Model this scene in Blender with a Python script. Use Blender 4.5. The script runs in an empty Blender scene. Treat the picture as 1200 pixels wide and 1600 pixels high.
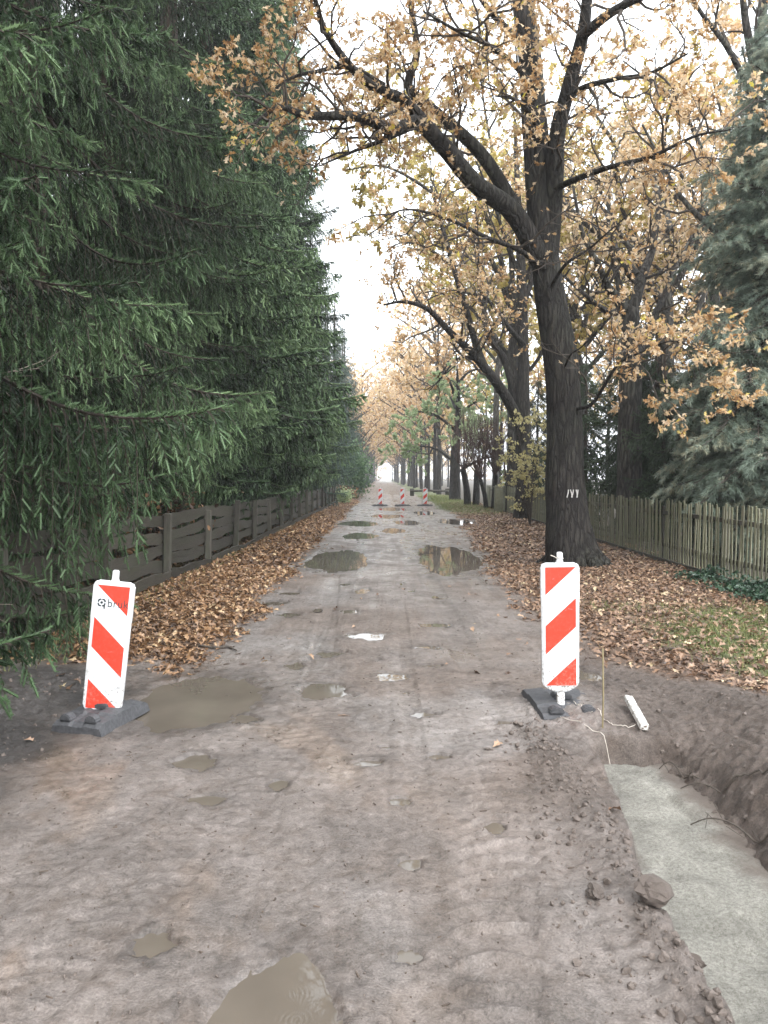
import bpy, bmesh, math, random
import numpy as np
from mathutils import Vector, Matrix

sc = bpy.context.scene
col = sc.collection
R = math.radians
# ------------------------------------------------------------------ camera
F_PX = 1180.0            # focal length in pixels of the 1200 x 1600 photograph
CAM_H = 1.60
HORIZON = 745.0
cam_d = bpy.data.cameras.new('camera')
cam = bpy.data.objects.new('camera', cam_d)
col.objects.link(cam)
cam.location = (0, 0, CAM_H)
cam.rotation_euler = (R(90) - math.atan((800 - HORIZON) / F_PX), 0, 0)
cam_d.sensor_fit = 'VERTICAL'
cam_d.sensor_height = 36.0
cam_d.lens = 36.0 * F_PX / 1600.0
cam_d.clip_end = 2000.0
cam_d.clip_start = 0.05
sc.camera = cam
# ------------------------------------------------------------------ sky, sun, exposure
SUN_EL, SUN_AZ = 48.0, 215.0          # degrees; overcast, light from behind and to the right
world = bpy.data.worlds.new('World')
sc.world = world
world.use_nodes = True
wn = world.node_tree.nodes
wl = world.node_tree.links
wn.clear()
w_out = wn.new('ShaderNodeOutputWorld')
w_bg = wn.new('ShaderNodeBackground')
w_sky = wn.new('ShaderNodeTexSky')
w_sky.sky_type = 'NISHITA'
w_sky.sun_disc = False
w_sky.sun_elevation = R(SUN_EL)
w_sky.sun_rotation = R(SUN_AZ)
w_sky.air_density = 1.5
w_sky.dust_density = 5.0
w_mix = wn.new('ShaderNodeMixRGB')
w_mix.inputs[0].default_value = 0.88                     # closed cloud cover
w_mix.inputs[2].default_value = (9.3, 9.75, 10.2, 1)
wl.new(w_sky.outputs[0], w_mix.inputs[1])
wl.new(w_mix.outputs[0], w_bg.inputs[0])
w_bg.inputs[1].default_value = 0.105
wl.new(w_bg.outputs[0], w_out.inputs[0])
sun_d = bpy.data.lights.new('sun', 'SUN')
sun_d.energy = 1.1
sun_d.angle = R(25)
sun_d.color = (1.0, 0.97, 0.93)
sun = bpy.data.objects.new('sun', sun_d)
col.objects.link(sun)
_az, _el = R(SUN_AZ), R(SUN_EL)
_dir = Vector((math.sin(_az) * math.cos(_el) * -1, math.cos(_az) * math.cos(_el), math.sin(_el)))
sun.rotation_euler = _dir.to_track_quat('Z', 'Y').to_euler()
sun.location = (0, -5, 30)
sc.view_settings.view_transform = 'Standard'
sc.view_settings.look = 'None'
sc.view_settings.gamma = 1.0
sc.view_settings.exposure = 1.86
sc.view_settings.use_curve_mapping = False
cy = sc.cycles
cy.max_bounces = 6
cy.diffuse_bounces = 3
cy.glossy_bounces = 2
cy.transmission_bounces = 4
cy.transparent_max_bounces = 4
cy.volume_bounces = 0
cy.use_denoising = True
cy.adaptive_threshold = 0.02
cy.caustics_reflective = False
cy.caustics_refractive = False

# ------------------------------------------------------------------ helpers
rng = np.random.default_rng(7)
random.seed(7)


def at(px, py, d):
    """world point that a photograph pixel shows at distance d along the road"""
    return np.array([(px - 600.0) * d / F_PX, d, CAM_H - (py - HORIZON) * d / F_PX])


def gd(py):
    return CAM_H * F_PX / (py - HORIZON)


def hash2(ix, iy, seed):
    h = (ix.astype(np.int64) * 374761393 + iy.astype(np.int64) * 668265263 + seed * 974634541) & 0x7fffffff
    h = ((h ^ (h >> 13)) * 1274126177) & 0x7fffffff
    h = ((h ^ (h >> 15)) * 2246822519) & 0x7fffffff
    return ((h ^ (h >> 16)) & 0xffffff) / float(0xffffff)


def vnoise(x, y, seed=0):
    """smooth value noise, -1..1"""
    x = np.asarray(x, float); y = np.asarray(y, float)
    ix = np.floor(x); iy = np.floor(y)
    fx = x - ix; fy = y - iy
    fx = fx * fx * fx * (fx * (fx * 6 - 15) + 10); fy = fy * fy * fy * (fy * (fy * 6 - 15) + 10)
    a = hash2(ix, iy, seed); b = hash2(ix + 1, iy, seed)
    c = hash2(ix, iy + 1, seed); d = hash2(ix + 1, iy + 1, seed)
    return 2 * ((a * (1 - fx) + b * fx) * (1 - fy) + (c * (1 - fx) + d * fx) * fy) - 1


def fbm(x, y, seed=0, oct=4, gain=0.5):
    s = 0; a = 1.0; t = 0
    for k in range(oct):
        c, sn = math.cos(0.6 * k), math.sin(0.6 * k)
        s = s + a * vnoise((x * c - y * sn) * 2 ** k, (x * sn + y * c) * 2 ** k, seed + 17 * k)
        t += a; a *= gain
    return s / t


def sstep(a, b, x):
    t = np.clip((x - a) / (b - a), 0, 1)
    return t * t * (3 - 2 * t)


def mesh_tris(name, V, Fc, mats, attrs=None, mat_idx=None, smooth=False):
    V = np.ascontiguousarray(V, np.float32); Fc = np.ascontiguousarray(Fc, np.int32)
    k = Fc.shape[1]
    me = bpy.data.meshes.new(name)
    me.vertices.add(len(V)); me.vertices.foreach_set('co', V.ravel())
    me.loops.add(Fc.size); me.loops.foreach_set('vertex_index', Fc.ravel())
    me.polygons.add(len(Fc))
    me.polygons.foreach_set('loop_start', np.arange(0, Fc.size, k, dtype=np.int32))
    me.polygons.foreach_set('loop_total', np.full(len(Fc), k, np.int32))
    if mat_idx is not None:
        me.polygons.foreach_set('material_index', np.asarray(mat_idx, np.int32))
    me.polygons.foreach_set('use_smooth', np.full(len(Fc), bool(smooth)))
    for m in mats:
        me.materials.append(m)
    for an, av in (attrs or {}).items():
        av = np.asarray(av, np.float32)
        if av.ndim == 1:
            a = me.attributes.new(an, 'FLOAT', 'POINT'); a.data.foreach_set('value', av)
        else:
            a = me.attributes.new(an, 'FLOAT_COLOR', 'POINT')
            if av.shape[1] == 3:
                av = np.concatenate([av, np.ones((len(av), 1), np.float32)], 1)
            a.data.foreach_set('color', np.ascontiguousarray(av, np.float32).ravel())
    me.update(); me.validate()
    return me


def link(name, me, parent=None, loc=(0, 0, 0), rot=(0, 0, 0), scale=(1, 1, 1)):
    o = bpy.data.objects.new(name, me)
    col.objects.link(o)
    o.location = loc; o.rotation_euler = rot; o.scale = scale
    if parent is not None:
        o.parent = parent
    return o


def tag(o, label=None, cat=None, group=None, kind=None):
    if label: o['label'] = label
    if cat: o['category'] = cat
    if group: o['group'] = group
    if kind: o['kind'] = kind
    return o


def thing(name, label, cat, loc=(0, 0, 0), rotz=0.0, group=None):
    o = bpy.data.objects.new(name, None)
    col.objects.link(o)
    o.location = loc; o.rotation_euler = (0, 0, rotz)
    o.empty_display_size = 0.2
    return tag(o, label, cat, group)


class Geo:
    """collects triangles in numpy blocks, with a material index and a tint per vertex"""
    def __init__(self):
        self.V = []; self.F = []; self.T = []; self.M = []; self.n = 0

    def add(self, V, Fc, tint=0.5, mat=0):
        V = np.asarray(V, float); Fc = np.asarray(Fc, int)
        if Fc.shape[1] == 4:
            Fc = np.concatenate([Fc[:, [0, 1, 2]], Fc[:, [0, 2, 3]]])
        self.V.append(V); self.F.append(Fc + self.n); self.n += len(V)
        self.T.append(np.full(len(V), tint) if np.isscalar(tint) else np.asarray(tint, float))
        self.M.append(np.full(len(Fc), mat))

    def stamp(self, tv, tf, mats, pos, tint, mat=0):
        """copies of one template (tv, tf): mats (N,3,3) rows are the images of x, y, z"""
        N = len(pos)
        if N == 0:
            return
        V = np.einsum('vi,nij->nvj', tv, mats) + pos[:, None, :]
        Fc = tf[None] + (np.arange(N) * len(tv))[:, None, None]
        self.add(V.reshape(-1, 3), Fc.reshape(-1, tf.shape[1]), np.repeat(tint, len(tv)), mat)

    def tube(self, pts, rad, n=6, tint=0.5, mat=0, cap=True, bumps=0.0, seed=0):
        pts = np.asarray(pts, float); m = len(pts)
        rad = np.asarray(rad, float) * np.ones(m)
        tg = np.gradient(pts, axis=0)
        tg /= np.linalg.norm(tg, axis=1)[:, None] + 1e-9
        ref = np.array([0.0, 0, 1]) if abs(tg[0][2]) < 0.8 else np.array([1.0, 0, 0])
        u = ref - tg * (tg @ ref)[:, None]
        u /= np.linalg.norm(u, axis=1)[:, None] + 1e-9
        v = np.cross(tg, u)
        a = np.arange(n) * 2 * math.pi / n
        rr = rad[:, None] * np.ones((m, n))
        if bumps:
            s = np.cumsum(np.r_[0, np.linalg.norm(np.diff(pts, axis=0), axis=1)])
            rr = rr * (1 + bumps * fbm(np.cos(a)[None, :] * 2.2 + 7 + 0 * s[:, None], s[:, None] * 1.4 + 2.2 * np.sin(a)[None, :], seed, 3))
        V = pts[:, None, :] + rr[..., None] * (np.cos(a)[None, :, None] * u[:, None, :] + np.sin(a)[None, :, None] * v[:, None, :])
        V = V.reshape(-1, 3)
        i = np.arange(m - 1)[:, None] * n; j = np.arange(n)[None, :]; k = (j + 1) % n
        Fc = np.stack([i + j, i + k, i + n + k, i + n + j], -1).reshape(-1, 4)
        Fc = np.concatenate([Fc[:, [0, 1, 2]], Fc[:, [0, 2, 3]]])
        if cap:
            V = np.vstack([V, pts[-1:] + tg[-1:] * rad[-1]])
            c = len(V) - 1; b = (m - 1) * n
            Fc = np.concatenate([Fc, np.stack([b + j[0], b + k[0], np.full(n, c)], -1)])
        self.add(V, Fc, tint, mat)

    def mesh(self, name, mats, smooth=False):
        return mesh_tris(name, np.vstack(self.V), np.vstack(self.F), mats, {'tint': np.concatenate(self.T)},
                         np.concatenate(self.M), smooth)


def rand_frames(dirs, r, roll=None):
    """rows: x axis along dirs, y and z at a random roll"""
    d = dirs / (np.linalg.norm(dirs, axis=1)[:, None] + 1e-9)
    ref = r.normal(size=d.shape)
    y = np.cross(ref, d); y /= np.linalg.norm(y, axis=1)[:, None] + 1e-9
    z = np.cross(d, y)
    return np.stack([d, y, z], 1)


# ------------------------------------------------------------------ materials
def new_mat(name):
    m = bpy.data.materials.new(name)
    m.use_nodes = True
    nt = m.node_tree
    b = nt.nodes['Principled BSDF']
    return m, nt, b


def ramp(nt, stops, src):
    n = nt.nodes.new('ShaderNodeValToRGB')
    e = n.color_ramp.elements
    while len(e) < len(stops):
        e.new(0.5)
    for k, (p, c) in enumerate(stops):
        e[k].position = p; e[k].color = (*c, 1)
    nt.links.new(src, n.inputs[0])
    return n.outputs[0]


def noise_tex(nt, scale, detail=5, rough=0.6, vec=None, dist=0.0):
    n = nt.nodes.new('ShaderNodeTexNoise')
    n.inputs['Scale'].default_value = scale
    n.inputs['Detail'].default_value = detail
    n.inputs['Roughness'].default_value = rough
    n.inputs['Distortion'].default_value = dist
    if vec is not None:
        nt.links.new(vec, n.inputs['Vector'])
    return n.outputs['Fac']


def bump(nt, b, h, strength=0.4, dist=0.01):
    n = nt.nodes.new('ShaderNodeBump')
    n.inputs['Strength'].default_value = strength
    n.inputs['Distance'].default_value = dist
    nt.links.new(h, n.inputs['Height'])
    nt.links.new(n.outputs[0], b.inputs['Normal'])
    return n


def objcoord(nt, scale=(1, 1, 1), kind='Object'):
    tc = nt.nodes.new('ShaderNodeTexCoord')
    mp = nt.nodes.new('ShaderNodeMapping')
    mp.inputs['Scale'].default_value = scale
    nt.links.new(tc.outputs[kind], mp.inputs[0])
    return mp.outputs[0]


def attr(nt, name, out='Fac'):
    a = nt.nodes.new('ShaderNodeAttribute')
    a.attribute_name = name
    return a.outputs[out]


def mathn(nt, op, a, b=None, v=0.5):
    n = nt.nodes.new('ShaderNodeMath'); n.operation = op
    nt.links.new(a, n.inputs[0])
    if b is not None:
        nt.links.new(b, n.inputs[1])
    else:
        n.inputs[1].default_value = v
    return n.outputs[0]


def mixc(nt, fac, a, b, mode='MIX'):
    n = nt.nodes.new('ShaderNodeMixRGB'); n.blend_type = mode
    for i, s in enumerate((fac, a, b)):
        if isinstance(s, (int, float)):
            n.inputs[i].default_value = s
        elif isinstance(s, tuple):
            n.inputs[i].default_value = (*s, 1)
        else:
            nt.links.new(s, n.inputs[i])
    return n.outputs[0]


def mat_simple(name, c1, c2, scale, rough=0.7, bs=0.3, bd=0.01, stretch=(1, 1, 1), spec=0.4, detail=6):
    m, nt, b = new_mat(name)
    v = objcoord(nt, stretch)
    f = noise_tex(nt, scale, detail, 0.62, v)
    nt.links.new(ramp(nt, [(0.3, c1), (0.7, c2)], f), b.inputs['Base Color'])
    b.inputs['Roughness'].default_value = rough
    b.inputs['Specular IOR Level'].default_value = spec
    if bs:
        bump(nt, b, f, bs, bd)
    return m


def mat_foliage(name, stops, trans=0.35, rough=0.6, spec=0.25, rnd=0.25):
    """leaf: diffuse plus light let through; colour from the tint of each leaf and a per-branch variation"""
    m, nt, b = new_mat(name)
    t = attr(nt, 'tint')
    oi = nt.nodes.new('ShaderNodeObjectInfo')
    r1 = mathn(nt, 'MULTIPLY', oi.outputs['Random'], v=rnd)
    f = mathn(nt, 'ADD', t, r1)
    f = mathn(nt, 'SUBTRACT', f, v=rnd * 0.5)
    c = ramp(nt, stops, f)
    nt.links.new(c, b.inputs['Base Color'])
    b.inputs['Roughness'].default_value = rough
    b.inputs['Specular IOR Level'].default_value = spec
    tr = nt.nodes.new('ShaderNodeBsdfTranslucent')
    nt.links.new(c, tr.inputs[0])
    mx = nt.nodes.new('ShaderNodeMixShader')
    mx.inputs[0].default_value = trans
    nt.links.new(b.outputs[0], mx.inputs[1]); nt.links.new(tr.outputs[0], mx.inputs[2])
    nt.links.new(mx.outputs[0], nt.nodes['Material Output'].inputs[0])
    return m


def mat_bark(name, c1, c2, c3, vs=(9, 9, 1.6), bd=0.03, bs=0.9):
    m, nt, b = new_mat(name)
    v = objcoord(nt, vs)
    vo = nt.nodes.new('ShaderNodeTexVoronoi'); vo.feature = 'DISTANCE_TO_EDGE'
    nv = noise_tex(nt, 1.3, 4, 0.6, v)
    add = nt.nodes.new('ShaderNodeVectorMath'); add.operation = 'ADD'
    cmb = nt.nodes.new('ShaderNodeCombineXYZ')
    nt.links.new(mathn(nt, 'MULTIPLY', nv, v=1.6), cmb.inputs[0]); nt.links.new(mathn(nt, 'MULTIPLY', nv, v=1.1), cmb.inputs[2])
    nt.links.new(v, add.inputs[0]); nt.links.new(cmb.outputs[0], add.inputs[1])
    nt.links.new(add.outputs[0], vo.inputs['Vector'])
    vo.inputs['Scale'].default_value = 1.5
    edge = ramp(nt, [(0.0, (0, 0, 0)), (0.28, (1, 1, 1))], vo.outputs['Distance'])
    fine = noise_tex(nt, 5.0, 6, 0.7, v)
    big = noise_tex(nt, 0.9, 3, 0.6, objcoord(nt))
    base = ramp(nt, [(0.3, c1), (0.7, c2)], fine)
    base = mixc(nt, ramp(nt, [(0.45, (0, 0, 0)), (0.7, (0.8, 0.8, 0.8))], big), base, c3)
    base = mixc(nt, edge, tuple(x * 0.45 for x in c1), base)
    nt.links.new(base, b.inputs['Base Color'])
    b.inputs['Roughness'].default_value = 0.75
    b.inputs['Specular IOR Level'].default_value = 0.35
    h = mathn(nt, 'ADD', edge, mathn(nt, 'MULTIPLY', fine, v=0.6))
    bump(nt, b, h, bs, bd)
    return m


M = {}


def make_ground_mat(name='wet_earth', fine=1.0):
    m, nt, b = new_mat(name)
    v = objcoord(nt)
    c = attr(nt, 'Col', 'Color')
    wet = attr(nt, 'wet')
    n1 = noise_tex(nt, 1.7, 6, 0.65, v)
    n2 = noise_tex(nt, 23, 8, 0.75, v, 0.4)
    n4 = noise_tex(nt, 6.5, 6, 0.7, v, 0.8)
    n3 = noise_tex(nt, 120, 4, 0.7, v)
    c = mixc(nt, 1.0, c, ramp(nt, [(0.25, (0.72, 0.71, 0.70)), (0.75, (1.25, 1.25, 1.26))], n1), 'MULTIPLY')
    c = mixc(nt, 1.0, c, ramp(nt, [(0.28, (0.42, 0.40, 0.39)), (0.48, (1, 1, 1)), (0.72, (1.38, 1.38, 1.40))], n2), 'MULTIPLY')  # soil tone follows the bump: hollows painted darker where relief shading is weak
    c = mixc(nt, 1.0, c, ramp(nt, [(0.3, (0.60, 0.59, 0.58)), (0.7, (1.30, 1.30, 1.30))], n3), 'MULTIPLY')  # finer grain, its hollows painted darker in the same way
    c = mixc(nt, 1.0, c, ramp(nt, [(0.33, (0.74, 0.70, 0.66)), (0.5, (1, 1, 1)), (0.68, (1.20, 1.21, 1.23))], n4), 'MULTIPLY')
    nt.links.new(c, b.inputs['Base Color'])
    # wet clay: shiny in smooth patches, dull where it is crumbly
    wn_ = mathn(nt, 'MULTIPLY', wet, ramp(nt, [(0.35, (0.55, 0.55, 0.55)), (0.65, (1.1, 1.1, 1.1))], n1))
    rg = nt.nodes.new('ShaderNodeMapRange')
    nt.links.new(wn_, rg.inputs[0])
    rg.inputs[3].default_value = 0.92; rg.inputs[4].default_value = 0.16
    nt.links.new(rg.outputs[0], b.inputs['Roughness'])
    b.inputs['Specular IOR Level'].default_value = 0.5
    h = mathn(nt, 'ADD', n2, mathn(nt, 'MULTIPLY', n3, v=0.35))
    bn_ = bump(nt, b, h, 1.0 * fine, 0.022)
    br = nt.nodes.new('ShaderNodeMapRange'); nt.links.new(wn_, br.inputs[0])
    br.inputs[1].default_value = 0.25; br.inputs[2].default_value = 0.85; br.inputs[3].default_value = 1.0; br.inputs[4].default_value = 0.22
    nt.links.new(br.outputs[0], bn_.inputs['Strength'])
    return m


M['earth'] = make_ground_mat()
M['bark_oak'] = mat_bark('oak_bark', (0.020, 0.017, 0.015), (0.052, 0.045, 0.039), (0.050, 0.052, 0.038))
M['bark_light'] = mat_bark('grey_bark', (0.05, 0.045, 0.04), (0.11, 0.098, 0.085), (0.10, 0.105, 0.08), (7, 7, 1.5))
M['bark_spruce'] = mat_simple('spruce_bark', (0.035, 0.025, 0.02), (0.09, 0.07, 0.055), 14, 0.85, 0.6, 0.02, (1, 1, 0.35))
M['twig'] = mat_simple('twig_wood', (0.03, 0.024, 0.02), (0.08, 0.065, 0.052), 20, 0.8, 0.0)
M['darktwig'] = mat_simple('spruce_twig_wood', (0.018, 0.014, 0.011), (0.045, 0.034, 0.026), 20, 0.85, 0.0)
M['red_twig'] = mat_simple('reddish_twig', (0.055, 0.035, 0.032), (0.12, 0.075, 0.065), 12, 0.8, 0.0)
M['spruce'] = mat_foliage('spruce_needles', [(0.0, (0.012, 0.020, 0.011)), (0.3, (0.036, 0.064, 0.030)), (0.6, (0.100, 0.162, 0.078)), (1.0, (0.195, 0.285, 0.140))], 0.15, 0.5, 0.25, 0.65)  # new growth paler; pale end brightened further for a sunlit look
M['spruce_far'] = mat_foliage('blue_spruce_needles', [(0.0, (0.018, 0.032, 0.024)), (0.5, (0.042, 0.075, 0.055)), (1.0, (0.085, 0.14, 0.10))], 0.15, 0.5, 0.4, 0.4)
M['pine'] = mat_foliage('soft_pine_needles', [(0.0, (0.03, 0.038, 0.026)), (0.35, (0.11, 0.148, 0.110)), (0.7, (0.25, 0.315, 0.255)), (1.0, (0.40, 0.37, 0.25))], 0.2, 0.5, 0.4, 0.35)
M['thuja'] = mat_foliage('dark_evergreen', [(0.0, (0.014, 0.024, 0.013)), (0.5, (0.042, 0.068, 0.034)), (1.0, (0.10, 0.145, 0.07))], 0.15, 0.55, 0.35, 0.3)
OAKL = [(0.0, (0.20, 0.11, 0.05)), (0.2, (0.42, 0.24, 0.10)), (0.42, (0.59, 0.40, 0.21)), (0.68, (0.74, 0.61, 0.45)), (0.86, (0.72, 0.54, 0.28)), (1.0, (0.62, 0.53, 0.10))]
M['oak_leaf'] = mat_foliage('autumn_oak_leaf', OAKL, 0.5, 0.6, 0.25, 0.0)
M['yellow_leaf'] = mat_foliage('yellow_leaf', [(0.0, (0.36, 0.25, 0.09)), (0.5, (0.50, 0.40, 0.12)), (1.0, (0.62, 0.55, 0.26))], 0.5, 0.6, 0.25, 0.2)
M['pale_yellow_leaf'] = mat_foliage('pale_yellow_leaf', [(0.0, (0.42, 0.36, 0.16)), (1.0, (0.64, 0.60, 0.34))], 0.45, 0.6, 0.25, 0.0)
M['green_leaf'] = mat_foliage('pale_green_leaf', [(0.0, (0.27, 0.34, 0.17)), (0.5, (0.38, 0.47, 0.27)), (1.0, (0.50, 0.57, 0.38))], 0.45, 0.6, 0.25, 0.1)
M['bush_leaf'] = mat_foliage('hedge_leaf', [(0.0, (0.04, 0.08, 0.04)), (0.5, (0.085, 0.15, 0.075)), (1.0, (0.16, 0.25, 0.12))], 0.35, 0.5, 0.35, 0.2)
M['fallen'] = mat_foliage('fallen_leaf', [(0.0, (0.045, 0.026, 0.017)), (0.3, (0.13, 0.072, 0.038)), (0.6, (0.24, 0.135, 0.068)), (0.85, (0.37, 0.23, 0.125)), (1.0, (0.50, 0.37, 0.22))], 0.12, 0.42, 0.5, 0.0)
M['fallen_pink'] = mat_foliage('fallen_leaf_damp', [(0.0, (0.06, 0.038, 0.028)), (0.3, (0.15, 0.088, 0.055)), (0.6, (0.25, 0.152, 0.094)), (0.85, (0.36, 0.24, 0.155)), (1.0, (0.50, 0.40, 0.25))], 0.12, 0.42, 0.5, 0.0)
M['grass'] = mat_foliage('grass_blade', [(0.0, (0.06, 0.085, 0.03)), (0.5, (0.15, 0.18, 0.065)), (1.0, (0.32, 0.30, 0.12))], 0.3, 0.5, 0.3, 0.0)
M['ivy'] = mat_foliage('ivy_leaf', [(0.0, (0.015, 0.035, 0.02)), (0.6, (0.04, 0.085, 0.05)), (1.0, (0.10, 0.15, 0.09))], 0.15, 0.3, 0.5, 0.0)
M['debris'] = mat_simple('bark_crumbs', (0.025, 0.02, 0.017), (0.12, 0.09, 0.07), 9, 0.7, 0)
M['clod'] = mat_simple('earth_clod', (0.070, 0.056, 0.048), (0.145, 0.118, 0.102), 30, 0.75, 0.7, 0.01)
# ------------------------------------------------------------------ ground
# puddles: centre x, centre distance, half width, half length, roundness seed
PUD = [(-0.33, 2.13, 0.215, 0.36, 1), (-1.36, 5.45, 0.47, 0.72, 2), (-0.93, 14.6, 0.62, 1.7, 3), (1.36, 15.0, 0.62, 2.8, 4),
       (-0.46, 5.68, 0.19, 0.21, 5), (-0.49, 6.86, 0.12, 0.12, 6), (-0.77, 6.45, 0.085, 0.12, 7), (-0.17, 7.55, 0.22, 0.16, 8),
       (-0.92, 4.98, 0.085, 0.10, 9), (-1.08, 4.20, 0.12, 0.12, 10), (-0.80, 2.52, 0.085, 0.08, 11), (0.27, 5.08, 0.13, 0.11, 12),
       (-0.09, 4.20, 0.12, 0.11, 13), (0.07, 3.70, 0.065, 0.07, 14), (0.05, 6.10, 0.17, 0.18, 15), (-1.42, 9.6, 0.24, 0.20, 16),
       (-1.30, 10.4, 0.22, 0.18, 17), (-1.12, 8.75, 0.18, 0.16, 18), (0.42, 7.1, 0.16, 0.10, 19), (0.10, 3.08, 0.075, 0.07, 20),
       (0.80, 4.92, 0.075, 0.06, 21), (0.085, 2.47, 0.055, 0.055, 22), (0.31, 4.30, 0.08, 0.08, 24),
       (-0.90, 3.72, 0.13, 0.08, 25), (1.62, 6.05, 0.20, 0.32, 26), (-0.40, 8.9, 0.16, 0.18, 27), (-0.30, 10.6, 0.16, 0.3, 28),
       (0.55, 8.1, 0.18, 0.14, 29), (-0.70, 20.5, 0.55, 1.0, 30), (0.25, 22.5, 0.35, 1.0, 31), (2.6, 27.0, 0.7, 1.6, 32),
       (-0.9, 26.0, 0.8, 1.4, 33), (0.9, 26.5, 0.5, 1.2, 34), (0.1, 31.0, 0.7, 1.6, 35), (1.8, 33.5, 0.6, 1.7, 36), (0.35, 37.5, 0.8, 1.8, 37),
       (-0.05, 6.62, 0.06, 0.06, 38), (0.02, 4.45, 0.06, 0.04, 39), (0.42, 6.45, 0.12, 0.07, 40), (0.16, 5.62, 0.035, 0.04, 41)]


def trench_l(y):
    return 1.02 + 0.24 * sstep(2.6, 4.5, y) + 0.02 * vnoise(y * 2.3, y * 0 + 3.1, 5) + 0.012 * vnoise(y * 11, y * 0 + 1.7, 6)


def trench_r(y):
    return 1.66 + 0.04 * vnoise(y * 1.9, y * 0 + 8.3, 7) + 0.025 * vnoise(y * 8, y * 0 + 4.7, 8)


def macro(x, y):
    z = 0.018 * vnoise(x * 0.45, y * 0.33, 11) + 0.008 * vnoise(x * 1.3, y * 0.8, 12)
    near = sstep(30, 8, y)
    z = z * (0.35 + 0.65 * near)
    # spoil to the right of the trench
    sp = sstep(1.66, 2.2, x - 0.30 * sstep(4.0, 4.7, y) + 0.06 * vnoise(y * 3, x * 0 + 2, 13)) * sstep(4.2, 3.2, x) * sstep(6.1, 4.5, y + 0.35 * vnoise(x * 2.1, y * 0.3, 14)) * sstep(-3.0, 0.0, y)
    z = z + 0.13 * sp
    # little bank round the marker base
    z = z + 0.06 * np.exp(-(((x - 1.42) / 0.20) ** 2 + ((y - 5.15) / 0.38) ** 2))
    z = z + 0.035 * np.exp(-(((x - 0.98) / 0.10) ** 2)) * sstep(4.6, 4.2, y)
    # dark soil heap on the left
    z = z + 0.10 * sstep(-1.95, -2.7, x) * sstep(6.6, 5.6, y) * sstep(3.0, 4.2, y)
    # verges a little higher than the carriageway
    z = z + 0.05 * sstep(-1.5, -3.0, x) * sstep(5, 9, y) + 0.05 * sstep(2.1, 4.5, x) * sstep(5, 8, y)
    return z


def detail(x, y):
    road = sstep(-1.6, -1.3, x) * sstep(1.9, 1.5, x)
    lod1 = sstep(26, 9, y)
    z = 0.011 * fbm(x * 2.6, y * 2.6, 21, 4) * (0.5 + 0.5 * lod1)
    z = z + lod1 * (0.0075 * fbm(x * 13, y * 13, 22, 4, 0.65) - 0.005 * sstep(0.2, 0.6, fbm(x * 6 + 3, y * 6, 27, 3)))
    churn = sstep(-0.15, 0.35, fbm(x * 0.9, y * 0.7, 28, 3))
    z = z + lod1 * churn * 0.014 * (0.35 - np.abs(fbm(x * 7, y * 9, 29, 4, 0.6)))
    # crumbs and clods by the trench, on the spoil and on the left heap
    rough = sstep(0.68, 1.0, x + 0.12 * vnoise(y * 1.7, x * 0, 23)) * sstep(5.9, 4.8, y)
    rough = np.maximum(rough, sstep(-1.95, -2.3, x) * sstep(6.4, 5.6, y))
    rough = np.maximum(rough, 0.8 * sstep(1.3, 1.6, x) * sstep(7.6, 5.8, y) * sstep(3.6, 3.0, x))
    z = z + rough * sstep(9, 6.5, y) * (0.020 * np.abs(fbm(x * 8, y * 8, 24, 4, 0.6)) + 0.016 * fbm(x * 22, y * 22, 25, 3, 0.6) + 0.010 * (vnoise(x * 34, y * 34, 26) > 0.25))
    # tractor tyre prints
    def tread(cx, half, pitch, amp, curv, seed, lo, hi):
        u = (x - cx) / half
        ph = (y + curv * u * u + 0.05 * vnoise(x * 3, y * 3, seed) + 0.015 * vnoise(x * 14, y * 14, seed)) / pitch
        s = ph - np.floor(ph)
        wv = np.where(s < 0.12, s / 0.12, np.where(s < 0.42, 1 - (s - 0.12) / 0.30, 0)) - 0.25
        msk = sstep(1.0, 0.75, np.abs(u)) * sstep(lo - 0.4, lo, y) * sstep(hi + 1.5, hi, y)
        msk = msk * sstep(-1.1, -0.35, vnoise(x * 1.6, y * 0.9, seed + 1))
        return amp * wv * msk - 0.008 * msk, msk
    def press(args):
        t_, m_ = tread(*args)
        return z * (1 - 0.75 * m_) + t_
    z = press((0.40 + 0.17 * (y - 2.6), 0.18, 0.13, 0.030, 0.07, 31, 1.6, 4.8))
    z = press((0.16 + 0.005 * y, 0.07, 0.04, 0.004, 0.0, 33, 1.6, 9.0))
    z = press((0.74 + 0.0 * y, 0.13, 0.07, 0.009, 0.03, 35, 5.2, 14.0))
    z = press((-0.52 - 0.05 * (y - 6), 0.13, 0.07, 0.009, 0.03, 37, 5.5, 14.0))
    z = press((-0.90 + 0.28 * (y - 3.0), 0.17, 0.10, 0.014, 0.06, 39, 1.7, 4.4))
    z = press((-1.38 + 0.34 * (y - 3.0), 0.14, 0.075, 0.008, 0.05, 41, 1.7, 4.2))
    z = z + 0.005 * lod1 * road * fbm(x * 7.5 + 0.6 * vnoise(x * 0.3, y * 0.25, 97), y * 0.5, 98, 4, 0.6)
    # wheel tracks worn along the road
    for cx, w, dp in ((-0.75, 0.26, 0.014), (0.75, 0.26, 0.012), (0.1, 0.2, 0.006)):
        z = z - dp * np.exp(-((x - cx - 0.05 * vnoise(y * 0.4, y * 0, 43)) / w) ** 2) * sstep(5.5, 8, y)
    for cx, s in ((0.02, 61), (0.12, 62), (-0.62, 63), (-0.5, 64), (0.52, 65)):
        z = z - 0.004 * np.exp(-((x - cx - 0.03 * vnoise(y * 0.5, y * 0, s)) / 0.012) ** 2) * sstep(2, 3, y) * sstep(12, 7, y)
    return z


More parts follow.
